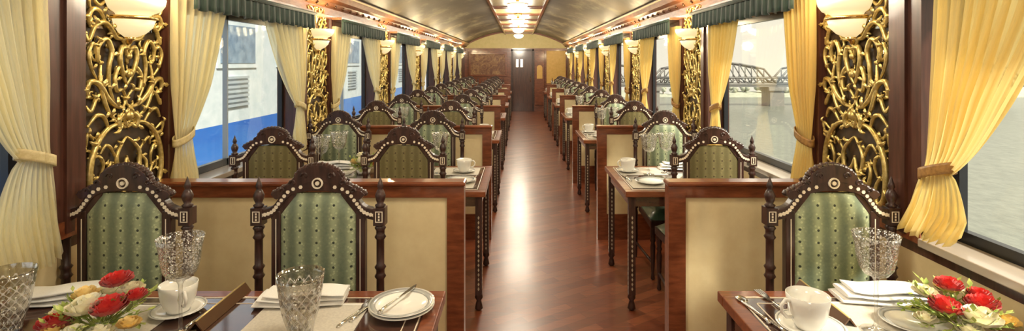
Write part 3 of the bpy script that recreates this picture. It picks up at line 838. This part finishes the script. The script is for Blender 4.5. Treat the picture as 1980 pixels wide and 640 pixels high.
k_ = pput('knife', 768, 598, -.35, 'silver butter knife lying on the upper plate', .0300); 
pput('fork', 712, 596, -.28, 'silver fork left of the stacked plates', 0.0, scale=(1, 1, 1))
pput('fork', 690, 606, -.28, 'outer silver fork between the napkin and the plates', 0.0)
pput('napkin', 583, 585, .06, 'folded white napkin behind the cut tumbler', DM + .0005)
pput('napkin', 120, 580, .25, 'folded white napkin behind the roses by the left curtain', 0)
pput('menu', 428, 598, 0, 'dark brown folded card with gilt spine beside the goblet')
pput('knife', 400, 606, -.02, 'silver knife left of the dark folded card')
# front right table
pput('mat', 1680, 618, 0, 'grey placemat under the tall goblet on the front right table')
pput('saucer', 1567, 636, 0, 'white saucer under the cup on the front right table', 0, scale=(1.2, 1.2, 1))
pput('cup', 1562, 636, .15, 'white tea cup with its handle to the aisle on the front right table', .009, scale=(1.1, 1.1, 1.12))
pput('goblet', 1694, 642, 0, 'tall etched wine goblet on the front right table', DM)
pput('napkin', 1706, 580, -.08, 'folded white napkin behind the goblet on the front right table', DM, scale=(1.05, 1.1, 1.1))
pput('menu', 1590, 592, .0, 'golden brown folded card between cup and napkin on the right')
pput('fork', 1497, 588, .12, 'silver fork near the aisle corner of the front right table')
pput('knife', 1478, 616, .25, 'silver knife near the cup on the front right table')
pput('spoon', 1455, 598, .12, 'silver spoon nearest the aisle edge of the front right table')
pput('plate', 1762, 630, 0, 'white plate beside the roses on the front right table', DM, scale=(.82, .82, .9))
fb = mk_flowers(specR, 5); x, yv, z = at(1850, 648, ZW); fb.location = (x, yv, ZW); fb['label'] = 'low bowl of red and cream roses on the front right table'

# flowers for the further left tables: smaller posy, copied
posy = Proto(lambda: mk_flowers([(-.03, -.04, .09, .035, 'creamrose'), (.04, -.03, .09, .034, 'yellowrose'), (.07, .02, .08, .03, 'red'), (-.06, .03, .08, .032, 'yellowrose'), (.0, .03, .12, .034, 'creamrose'), (.08, -.05, .06, .026, 'red')], 9))
for k in range(1, NB):
    y0, y1 = TY[k]; n = ORD[k]
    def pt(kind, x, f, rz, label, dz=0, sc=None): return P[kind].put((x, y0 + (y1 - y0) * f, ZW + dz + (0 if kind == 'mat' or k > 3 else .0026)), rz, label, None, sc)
    if k <= 3:  # pale mats added in place of the window glare on these table tops
        for x, f, w in ((-.47, .26, 'near the aisle, closer to the camera'), (-.47, .74, 'near the aisle, farther from the camera'), (-.86, .74, 'in the middle'), (-1.40, .74, 'by the window')): pt('mat', x, f, 0, 'pale mat added for window glare, %s on the %s left-hand table' % (w, n))
        for x, f, w in ((.90, .26, 'nearest the camera'), (.90, .74, 'under the cup'), (1.27, .50, 'by the window')): pt('mat', x, f, 0, 'pale mat added for window glare, %s on the %s right-hand table' % (w, n))
    posy.put((-1.135, y0 + .52, ZW + (.0026 if k <= 3 else 0)), k * .7, 'small posy of roses on the %s left-hand table' % n, None, (.85, .85, .95))
    pt('goblet', -1.40, .50, 0, 'wine goblet beside the posy on the %s left-hand table, window side' % n)
    pt('goblet', -.58, .66, 0, 'wine goblet near the aisle on the %s left-hand table' % n)
    pt('saucer', -.41, .70, 0, 'white saucer at the aisle end of the %s left-hand table' % n)
    pt('cup', -.41, .70, pi, 'white cup at the aisle end of the %s left-hand table' % n, .0085)
    pt('napkin', -.80, .78, 0, 'folded napkin between the goblets on the %s left-hand table' % n, 0, (1, 1, 1.3))
    pt('goblet', .93, .60, 0, 'wine goblet on the %s right-hand table' % n)
    pt('saucer', .80, .72, 0, 'white saucer at the aisle end of the %s right-hand table' % n)
    pt('cup', .80, .72, .2, 'white cup at the aisle end of the %s right-hand table' % n, .0085)
    if k <= 3:
        pt('mat', -.80, .80 - .02, 0, 'placemat under the middle napkin on the %s left-hand table' % n, -.0026 + .0026) if False else None
        pt('napkin', -1.42, .86, 0, 'folded napkin by the window on the %s left-hand table' % n, 0, (1, 1, 1.3))
        pt('napkin', 1.20, .84, 0, 'folded napkin on the %s right-hand table, window side' % n, 0, (1, 1, 1.3))
        pt('plate', -.40, .32, 0, 'white plate nearest the aisle on the %s left-hand table' % n)
        pt('plate', .88, .28, 0, 'white plate nearest the aisle on the %s right-hand table' % n)
        pt('plate', 1.24, .42, 0, 'white plate by the window on the %s right-hand table' % n)
    if k <= 2:
        pt('goblet', -1.34, .74, 0, 'second wine goblet by the posy on the %s left-hand table' % n)
        pt('goblet', 1.07, .66, 0, 'second wine goblet, nearer the window, on the %s right-hand table' % n)
        pt('knife', .745, .45, .1, 'silver knife at the aisle edge of the %s right-hand table' % n)

# ------------------------------------------------------------------ carved panels
# curves in (u, w): u = distance from the panel's axis (0..1 of half width), w = height in m above .95
CURVES = [
    # big C scroll low
    ([(.03, .33), (.25, .35), (.55, .33), (.82, .26), (.93, .16), (.88, .06), (.70, .03), (.62, .09), (.72, .14)], .012),
    ([(.45, .335), (.60, .39), (.78, .40), (.93, .36)], .009),
    ([(.88, .22), (.72, .23), (.62, .19), (.66, .14)], .007),
    ([(.80, .30), (.98, .33), (.97, .28)], .007),
    # ovals at the axis
    ([(.0, .29), (.16, .26), (.30, .21), (.24, .14), (.08, .15), (.0, .20)], .009),
    ([(.0, .20), (.14, .12), (.30, .08), (.46, .10), (.50, .16), (.40, .19)], .009),
    ([(.28, .20), (.42, .25), (.56, .27), (.64, .24)], .007),
    ([(.0, .12), (.10, .06), (.26, .02), (.44, .02)], .009),
    # knot and S branches
    ([(.0, .33), (.12, .39), (.24, .37), (.22, .33), (.12, .345)], .011),
    ([(.05, .42), (.28, .43), (.52, .47), (.72, .53), (.92, .54), (.97, .50), (.90, .48)], .012),
    ([(.20, .36), (.45, .40), (.60, .46), (.68, .54), (.64, .62)], .009),
    ([(.60, .50), (.78, .47), (.90, .42), (.96, .44)], .008),
    ([(.30, .44), (.45, .52), (.48, .60), (.42, .67), (.55, .72), (.72, .69), (.72, .63), (.60, .62)], .010),
    ([(.0, .46), (.14, .50), (.30, .50), (.34, .56), (.22, .60), (.12, .57)], .009),
    ([(.72, .55), (.88, .60), (.95, .66), (.84, .70), (.76, .66)], .008),
    # heart crown
    ([(.0, .52), (.12, .57), (.22, .64), (.16, .69), (.04, .66), (.0, .62)], .011),
    ([(.0, .67), (.12, .72), (.30, .73), (.46, .77), (.62, .79), (.80, .77), (.92, .71), (.97, .74)], .011),
    ([(.50, .77), (.66, .83), (.86, .84), (.95, .80), (.86, .77)], .010),
    ([(.20, .74), (.32, .79), (.50, .82)], .008),
    # stem that forks round the lamp and rises past it
    ([(.0, .70), (.05, .78), (.06, .84), (.22, .90), (.46, .96), (.66, 1.03), (.80, 1.09)], .010),
    ([(.10, .86), (.40, .88), (.66, .92), (.86, .98), (.92, 1.05)], .007),
    ([(.30, .90), (.56, .88), (.72, .86), (.84, .89), (.78, .94)], .007),
    ([(.70, .97), (.86, .93), (.94, .87), (.86, .84)], .007),
    ([(.55, 1.00), (.72, 1.00), (.88, 1.03)], .007),
    ([(.0, .96), (.10, 1.02), (.22, 1.06), (.16, 1.10), (.04, 1.08)], .009),
    ([(.25, 1.02), (.45, 1.08), (.66, 1.10)], .008),
]
def leafblade(s, x, y, z, ang, L, W, curl, sx=1):
    # acanthus blade lying in the panel plane, ridged along its middle, tip curling
    def f(u, v):
        a = ang + curl * v; px = sum(cos(ang + curl * v * q / 6) for q in range(7)) / 7 * L * v; pz = sum(sin(ang + curl * v * q / 6) for q in range(7)) / 7 * L * v
        w = W * (sin(pi * min(1, .12 + .88 * v)) ** .8) * (1 + .18 * sin(v * 16)) * (2 * u - 1)
        return (x + sx * (px - sin(a) * w), y - .010 * sin(pi * v) - .007 * (1 - abs(2 * u - 1)), z + pz + cos(a) * w)
    s.grid(f, 4, 7)
def mk_panel():
    t = thing('carved_panel', 'x', 'carving')
    hw = .232
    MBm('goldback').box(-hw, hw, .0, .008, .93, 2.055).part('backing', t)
    s = MBm('gold'); rnd = random.Random(4)
    for pts, r in CURVES:
        c = cat(pts, 6); n = len(c)
        for sx in (-1, 1):
            P3 = [(sx * u * hw * .97, -.012 - .010 * sin(pi * i / n), .95 + w) for i, (u, w) in enumerate(c)]
            s.tube(P3, [.90 * r * (.5 + .65 * sin(pi * (i + 1) / (n + 1))) for i in range(n)], 8)
            # curl bud at each end and leaflets on the outer side
            s.ball(P3[-1], r * .75, 8)
            for i in range(5, n - 5, 11):
                x, yv, z = P3[i]; dx = P3[i + 1][0] - P3[i - 1][0]; dz = P3[i + 1][2] - P3[i - 1][2]; l = sqrt(dx * dx + dz * dz) or 1
                k = 1 if (i // 5) % 2 else -1
                ang = math.atan2(dz, sx * dx)
                leafblade(s, x, yv - .002, z, ang + k * .55, r * 4.2, r * .85, k * 1.3, sx)
    for i in range(20):
        cu, cw = rnd.uniform(.12, .92), .03 + 1.03 * i / 20; a0 = rnd.uniform(0, 6); R0 = rnd.uniform(.022, .036); tw = rnd.choice((-1, 1))
        for sx in (-1, 1):
            P3 = []
            for j in range(11):
                a = a0 + tw * j * .48; R1 = R0 * (1 - j / 13)
                P3.append((sx * min(.97, max(-.97, cu + R1 * cos(a) / hw)) * hw, -.006 - .0006 * j, .95 + cw + R1 * sin(a)))
            s.tube(P3, [.0035 + .0035 * sin(pi * j / 10) for j in range(11)], 5)
            bx, by, bz = P3[-1]
            s.ball((bx, by, bz), .005, 6)
            for j in (2, 6):
                x, yv, z = P3[j]; a = a0 + tw * j * .48 - tw * .5
                leafblade(s, x, yv, z, a, 0.030, .008, tw * .9, sx)
    for z, r in ((1.335, .022), (1.52, .018), (1.60, .016), (1.07, .014), (1.76, .014)): s.ball((0, -.025, z), r, 10, sy=.7)
    s.part('gilt_scrollwork', t)
    for (cu, cz) in ((.62, 1.735), (.82, 1.655), (.80, 1.60), (.35, 1.745)):
        for sx in (-1, 1):
            q = MBm('mirror')
            for i in range(4):
                for j in range(2):
                    x = sx * cu * hw + (i - 1.5) * .019; z = cz + (j - .5) * .024; a = rnd.uniform(-.004, .004)
                    b = len(q.v); q.v += [(x - .0075, -.006 + a, z - .010), (x + .0075, -.006 - a, z - .010), (x + .0075, -.006 - a * .4, z + .010), (x - .0075, -.006 + a * 1.4, z + .010)]
                    q.face((b, b + 1, b + 2, b + 3))
            q.part('mirror_mosaic', t, solid=.002)
    return t
panel = Proto(mk_panel)
def mk_sconce():
    t = thing('wall_sconce', 'x', 'lamp')
    # local +y is the wall; half bowls against it
    MBm('glow').lathe([(.070, .035), (.086, .052), (.118, .066), (.135, .092), (.140, .120), (.128, .122), (.122, .10), (.10, .075), (.06, .06), (.001, .055)], n=20, a0=pi, a1=2 * pi).part('upper_bowl', t)
    MBm('glow').lathe([(.001, -.055), (.028, -.052), (.062, -.035), (.088, -.008), (.100, .026), (.094, .03), (.001, .03)], n=20, a0=pi, a1=2 * pi).part('lower_bowl', t)
    MBm('brass').lathe([(.100, .024), (.110, .030), (.108, .038), (.094, .042), (.094, .024), (.100, .024)], n=20, a0=pi, a1=2 * pi).part('brass_band', t)
    MBm('brass').lathe([(.001, -.085), (.010, -.08), (.014, -.068), (.030, -.052), (.020, -.050)], n=10, a0=pi, a1=2 * pi).part('finial', t)
    return t
sconce = Proto(mk_sconce)
ZL = 1.735
def lamp_light(name, loc, power, color, rad):
    l = bpy.data.lights.new(name, 'POINT'); l.energy = power; l.color = color; l.shadow_soft_size = rad
    o = bpy.data.objects.new(name, l); o.location = loc; C.objects.link(o); return o
SCONCE_W = 11.0
for k in range(-1, NB):
    yc = 2.31 + BAY * k; n = ORD[k]
    for X, rz, w, i in ((XL, pi / 2, 'left', 1), (XR, -pi / 2, 'right', -1)):
        # panel's front (-y local) must look into the car
        if k < 0:
            lamp_light('sconce_and_fill_light', (X + i * .13, yc, ZL + .22), SCONCE_W, (1, .78, .45), .05); continue  # unseen lights added beside the camera as frontal fill, no bowl drawn
        panel.put((X + i * .010, yc, 0), rz, 'gilded scrollwork panel on the %s wall, %s from the camera' % (w, n if k else 'first'))
        sconce.put((X + i * .035, yc, ZL), rz, 'glowing two-tier wall lamp on the %s wall, %s from the camera' % (w, n if k else 'first'))
        lamp_light('sconce_and_fill_light', (X + i * .19, yc, ZL + .18), SCONCE_W, (1, .78, .45), .09)

# ------------------------------------------------------------------ ceiling lamps
def mk_cl():
    t = thing('ceiling_lamp', 'x', 'lamp')
    MBm('brass').lathe([(.001, 0), (.075, 0), (.085, -.012), (.07, -.03), (.025, -.04), (.022, -.09), (.035, -.10)], n=20).part('mount', t)
    MBm('glow2').lathe([(.035, -.10), (.12, -.105), (.14, -.125), (.13, -.165), (.09, -.20), (.04, -.215), (.001, -.218)], n=24).part('glass_bowl', t)
    MBm('brass').lathe([(.142, -.118), (.147, -.125), (.142, -.132), (.138, -.125), (.142, -.118)], n=24).part('rim', t)
    return t
cl = Proto(mk_cl)
for i, (yv, w) in enumerate(((14.7, 'farthest, smallest'), (12.1, 'second farthest'), (9.5, 'third farthest'), (6.9, 'nearest visible, high at the top edge'), (4.3, 'x'), (1.7, 'x'), (-.9, 'x'))):  # unseen ones get no bowl; the one behind the camera is added fill
    if w != 'x': cl.put((XS, yv, 2.475), 0, 'glowing glass bowl ceiling lamp over the aisle, %s' % w)
    lamp_light('ceiling_light', (XS, yv, 2.18), 46, (1, .91, .73), .26)

# ------------------------------------------------------------------ curtains and valances
def curtain(sx, yj, d, wtop, wtie, wbot, zt, label, matk, seed=0, zb=.90, full=7, sh=(-.04, -.01, -.01)):
    """hangs from the jamb yj, opening towards d (+1/-1 along y), gathered at height zt"""
    X = (XL if sx < 0 else XR); i = -sx
    rnd = random.Random(seed); ph = [rnd.uniform(0, 6) for _ in range(4)]
    top = 1.90
    t = thing('curtain', label, 'curtain', (X + i * .085, yj, 0))
    def width(z):
        if z >= zt:
            f = (z - zt) / (top - zt); return wtie + (wtop - wtie) * (f ** .75 if f > 0 else 0)
        f = (zt - z) / (zt - zb); return wtie + (wbot - wtie) * min(1, f * 1.6) ** .7
    def ysh(z):
        f = (z - zt) / (top - zt)
        if f >= 0: return sh[1] + (sh[0] - sh[1]) * f ** .5
        return sh[1] + (sh[2] - sh[1]) * min(1, (zt - z) / (zt - zb))
    def fold(u, z):
        f = (z - zt) / (top - zt)
        amp = .028 if z > zt else .03
        g = min(1, abs(z - zt) / .25)
        a = amp * (.25 + .75 * g)
        return a * (sin(u * full * 2 * pi + ph[0] + .8 * sin(z * 3)) * .7 + .35 * sin(u * full * 4.3 * pi + ph[1]) + .3 * sin(u * 5 + ph[2]))
    def f_up(u, v):
        z = zt + (top - zt) * v; w = width(z)
        uu = u + .012 * sin(u * full * 2 * pi + ph[3])
        return (i * fold(u, z), d * ysh(z) + d * w * uu, z + (.0 if v > .02 else -.01))
    MBm(matk, True).grid(f_up, 84, 30).part('drape', t)
    def f_dn(u, v):
        hem = zb + .02 * sin(u * full * 2 * pi) + .03 * abs(u - .3)
        z = zt + (hem - zt) * v; w = width(z)
        return (i * fold(u, z) * (.5 + .8 * v), d * ysh(z) + d * w * u - d * .02 * v, z)
    MBm(matk, True).grid(f_dn, 60, 14).part('tail', t)
    tb = MBm('tieL' if sx < 0 else 'tie', True)
    n = 20; rx = .032; ry = wtie / 2 + .012
    def f_t(u, v):
        a = 2 * pi * u; return (i * .0 + rx * cos(a), d * ysh(zt) + d * (0 + wtie / 2) + ry * sin(a), zt - .022 + .038 * v + d * .026 * sin(a) * 1)
    tb.grid(f_t, 24, 4)
    tb.part('tieback', t, solid=.004)
    return t
VAL = None
def valance(sx, y0, y1, label):
    X = (XL if sx < 0 else XR); i = -sx; L = y1 - y0
    t = thing('valance', label, 'valance', (X + i * .148, (y0 + y1) / 2, 0))
    def f(u, v):
        yv = (u - .5) * L; z = 1.838 + .125 * v + .006 * sin(u * L * 60)
        return (i * (.012 * sin(u * L * 85) * (1 - .5 * v)), yv, z)
    MBm('valance', True).grid(f, 110, 4).part('pleated_cloth', t, solid=.006)
    s = MBm('valance', True); s.tube([(i * .012, -L / 2, 1.957), (i * .012, L / 2, 1.957)], .013, 8); s.part('heading_cord', t)
    lo, hi = sorted((-i * .146, -i * .0));
    MBm('mahogany2').box(lo, hi, -L / 2, L / 2, 1.962, 1.985).part('pelmet_board', t)
for k in range(-1, NB - 1):
    y0 = pier(k)[1]; y1 = pier(k + 1)[0]; nm = ORD[k + 1]
    wn = '%s window' % nm
    for sx, side in ((-1, 'left'), (1, 'right')):
        mk = 'curtL' if sx < 0 else 'curtR'
        tone = 'pale cream' if sx < 0 else 'backlit golden'
        if k == -1:
            curtain(sx, y1 + .0, -1, .52 if sx > 0 else .42, .12, .25, 1.20 if sx > 0 else 1.24, 'big %s sheer curtain tied back at the %s edge of the photo' % (tone, side), mk, seed=sx + 11, zb=.96 if sx > 0 else .86, full=9, sh=(.11, .06, -.03) if sx > 0 else (.05, .03, .0))
        else:
            curtain(sx, y0 - .09, 1, .48 if sx < 0 else .27, .12, .17, 1.20, '%s sheer curtain tied on the near side of the %s, %s wall' % (tone, wn, side), mk, seed=k * 5 + sx)
            curtain(sx, y1 + (.0 if sx < 0 else -.20), -1, .66 if sx < 0 else .48, .13, .17, 1.24, '%s sheer curtain tied on the far side of the %s, %s wall' % (tone, wn, side), mk, seed=k * 5 + sx + 2)
        valance(sx, y0 - .06, y1 + .06, 'dark green pleated valance over the %s, %s wall' % (wn, side))

# ------------------------------------------------------------------ outside: left, a blue and white carriage on the next track
tr = thing('railway_carriage', 'blue and white railway carriage standing outside the left windows', 'train', (-3.7, 6, 0))
def carriage():
    y0, y1 = -9.5, 14
    MBm('trainblue').box(-2.6, 0, y0, y1, -.75, .80).part('lower_body', tr)
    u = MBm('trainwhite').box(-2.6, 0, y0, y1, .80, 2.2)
    u.part('upper_body', tr)
    pr = [(-2.65, 2.2), (.05, 2.2), (.0, 2.35), (-.3, 2.6), (-1.3, 2.75), (-2.3, 2.6), (-2.6, 2.35)]
    MBm('louvre').prism(pr, y0, y1).part('roof', tr)
    yy = y0 + .5; j = 0
    while yy < y1 - 1.6:
        w = MBm('trainwhite').box(-.02, .02, yy, yy + .95, 1.50, 2.1); wo = w.part('window', tr)
        MBm('trainglass').box(.0, .026, yy + .06, yy + .89, 1.56, 2.05).part('pane', wo)
        l = MBm('louvre')
        for q in range(7): l.box(.0, .03, yy + .18, yy + .72, 1.00 + q * .06, 1.032 + q * .06)
        l.part('louvre', tr)
        yy += 1.55; j += 1
    MBm('trainwhite').box(0, .015, y0, y1, .02, .07).part('stripe', tr)
    MBm('black').box(-2.3, -.3, y0 + .3, y1 - .3, -1.1, -.75).part('underframe', tr)
    for yy in (y0 + 2, y0 + 4.2, y1 - 4.2, y1 - 2):
        s = MBm('black'); b = [(.46 * cos(a * pi / 12), .46 * sin(a * pi / 12)) for a in range(24)]
        s.prism([(yy + p, -1.115 + q) for p, q in b], -.45, -.33, 'yz'); s.part('wheel', tr)
carriage()
g = MBm('ballast').box(-30, XL - .3, -12, 40, -1.9, -1.7); struct(g.part('ground'))
rl = thing('railway_track', 'steel rails under the blue and white carriage', 'track', (-4.6, 6, -1.7))
for x in (-.75, .5):
    MBm('steel').box(x - .035, x + .035, -16, 20, 0, .12).part('rail', rl)
# right : river, far bank, truss bridge
HW = -19.5
struct(MBm('water').box(2.3, 900, -200, 318, HW - .3, HW).part('river'))
bk = MBm('bank', True)
def fb_(u, v):
    x = 2 + 900 * u; return (x, 312 + 40 * v, HW - .5 + (1 - (2 * v - 1) ** 2) * (3.0 + 1.2 * sin(u * 40) + .9 * sin(u * 97)))
bk.grid(fb_, 160, 8); struct(bk.part('hill'))
for i, (px, w, h) in enumerate(((1440, 7, 5), (1462, 9, 6), (1420, 6, 4), (1305, 6, 4), (1520, 5, 3.5), (1282, 5, 4))):
    x = (px - VX) * .325 + (4 if px == 1462 else 0); t = thing('tree', 'hazy bankside tree across the river, %s' % ['left of the pier', 'the largest of the clump left of the pier', 'third from the pier', 'seen through the second right window', 'just right of the pier', 'leftmost, through the second right window'][i], 'tree', (x, 325, HW + 1.5))
    MBm('menu').tube([(0, 0, 0), (.2, 0, h * .6)], [.4, .2], 6).part('trunk', t)
    cr = MBm('bank', True); rnd = random.Random(i)
    for j in range(7): cr.ball((rnd.uniform(-w / 3, w / 3), rnd.uniform(-2, 2), h * rnd.uniform(.45, .9)), w * .22, 10)
    cr.part('crown', t)
br = thing('truss_bridge', 'grey steel truss bridge on stone piers across the river', 'bridge', (0, 250, 0))
SP = 60.0; X0 = 124.0
for sidx, off in enumerate((-2, -1, 0, 1)):
    xa = X0 + off * SP; zb_ = -9.0
    for yy in (0, 7):
        s = MBm('steel'); n = 10
        hs = [0.6 if i in (0, n) else 6.0 + 4.8 * sin(pi * i / n) for i in range(n + 1)]
        xx = [xa + SP * i / n for i in range(n + 1)]
        s.tube([(xx[0], yy, zb_), (xx[-1], yy, zb_)], .75, 4)
        s.tube([(xx[0], yy, zb_ + 3.2), (xx[-1], yy, zb_ + 3.2)], .45, 4)
        for i in range(n):
            s.tube([(xx[i], yy, zb_ + hs[i]), (xx[i + 1], yy, zb_ + hs[i + 1])], .5, 4)
            s.tube([(xx[i], yy, zb_), (xx[i], yy, zb_ + hs[i])], .3, 4)
            a, b_ = (0, hs[i + 1]) if i < n / 2 else (hs[i], 0)
            s.tube([(xx[i], yy, zb_ + a), (xx[i + 1], yy, zb_ + b_)], .3, 4)
            s.tube([(xx[i], yy, zb_ + 3.2 * (i % 2)), (xx[i + 1], yy, zb_ + 3.2 * ((i + 1) % 2))], .3, 4)
        s.part('truss', br)
    MBm('steel').box(xa, xa + SP, -.5, 7.5, zb_ - 1.2, zb_ - .2).part('deck', br)
    if off > -2:
        p = MBm('stone').box(xa - 3.4, xa + 3.4, -1, 8, HW - 1, zb_ - 1.2).box(xa - 4.2, xa + 4.2, -1.6, 8.6, zb_ - 3, zb_ - 1.2)
        p.part('pier', br)

# ------------------------------------------------------------------ light
w = bpy.data.worlds.new('hazy sky'); bpy.context.scene.world = w; w.use_nodes = True
nt = w.node_tree; nt.nodes.clear()
out = nt.nodes.new('ShaderNodeOutputWorld'); bg = nt.nodes.new('ShaderNodeBackground')
tc = nt.nodes.new('ShaderNodeTexCoord'); sp = nt.nodes.new('ShaderNodeSeparateXYZ'); nt.links.new(tc.outputs['Generated'], sp.inputs[0])
mr = nt.nodes.new('ShaderNodeMapRange'); mr.inputs[1].default_value = -.4; mr.inputs[2].default_value = .3; nt.links.new(sp.outputs['X'], mr.inputs[0])
mx = nt.nodes.new('ShaderNodeMix'); mx.data_type = 'RGBA'; nt.links.new(mr.outputs[0], mx.inputs[0])
mx.inputs[6].default_value = (.93, .97, 1.0, 1); mx.inputs[7].default_value = (1.0, .93, .74, 1)
nt.links.new(mx.outputs[2], bg.inputs[0]); bg.inputs[1].default_value = 1.0; nt.links.new(bg.outputs[0], out.inputs[0])
def sun(name, rot, e, c, ang):
    l = bpy.data.lights.new(name, 'SUN'); l.energy = e; l.color = c; l.angle = radians(ang)
    o = bpy.data.objects.new(name, l); o.rotation_euler = rot; C.objects.link(o)
sun('hazy_sun', (radians(27), radians(34), 0), 7.0, (1, .92, .74), 8)

# ------------------------------------------------------------------ camera
cam = bpy.data.cameras.new('camera'); cam.sensor_width = 36; cam.lens = 36 * F / 1980
cam.shift_x = -(VX - 990) / 1980; cam.shift_y = -(320 - VY) / 1980
cam.clip_start = .02; cam.clip_end = 3000
o = bpy.data.objects.new('camera', cam); o.location = (0, 0, EYE); o.rotation_euler = (pi / 2, 0, 0); C.objects.link(o)
sc = bpy.context.scene; sc.camera = o
sc.view_settings.view_transform = 'Standard'; sc.view_settings.look = 'None'
sc.view_settings.exposure = 0.27; sc.view_settings.gamma = 1.0; sc.view_settings.use_curve_mapping = False
sc.cycles.max_bounces = 10; sc.cycles.diffuse_bounces = 4; sc.cycles.transparent_max_bounces = 24; sc.cycles.transmission_bounces = 6
sc.cycles.sample_clamp_indirect = 6; sc.cycles.use_denoising = True
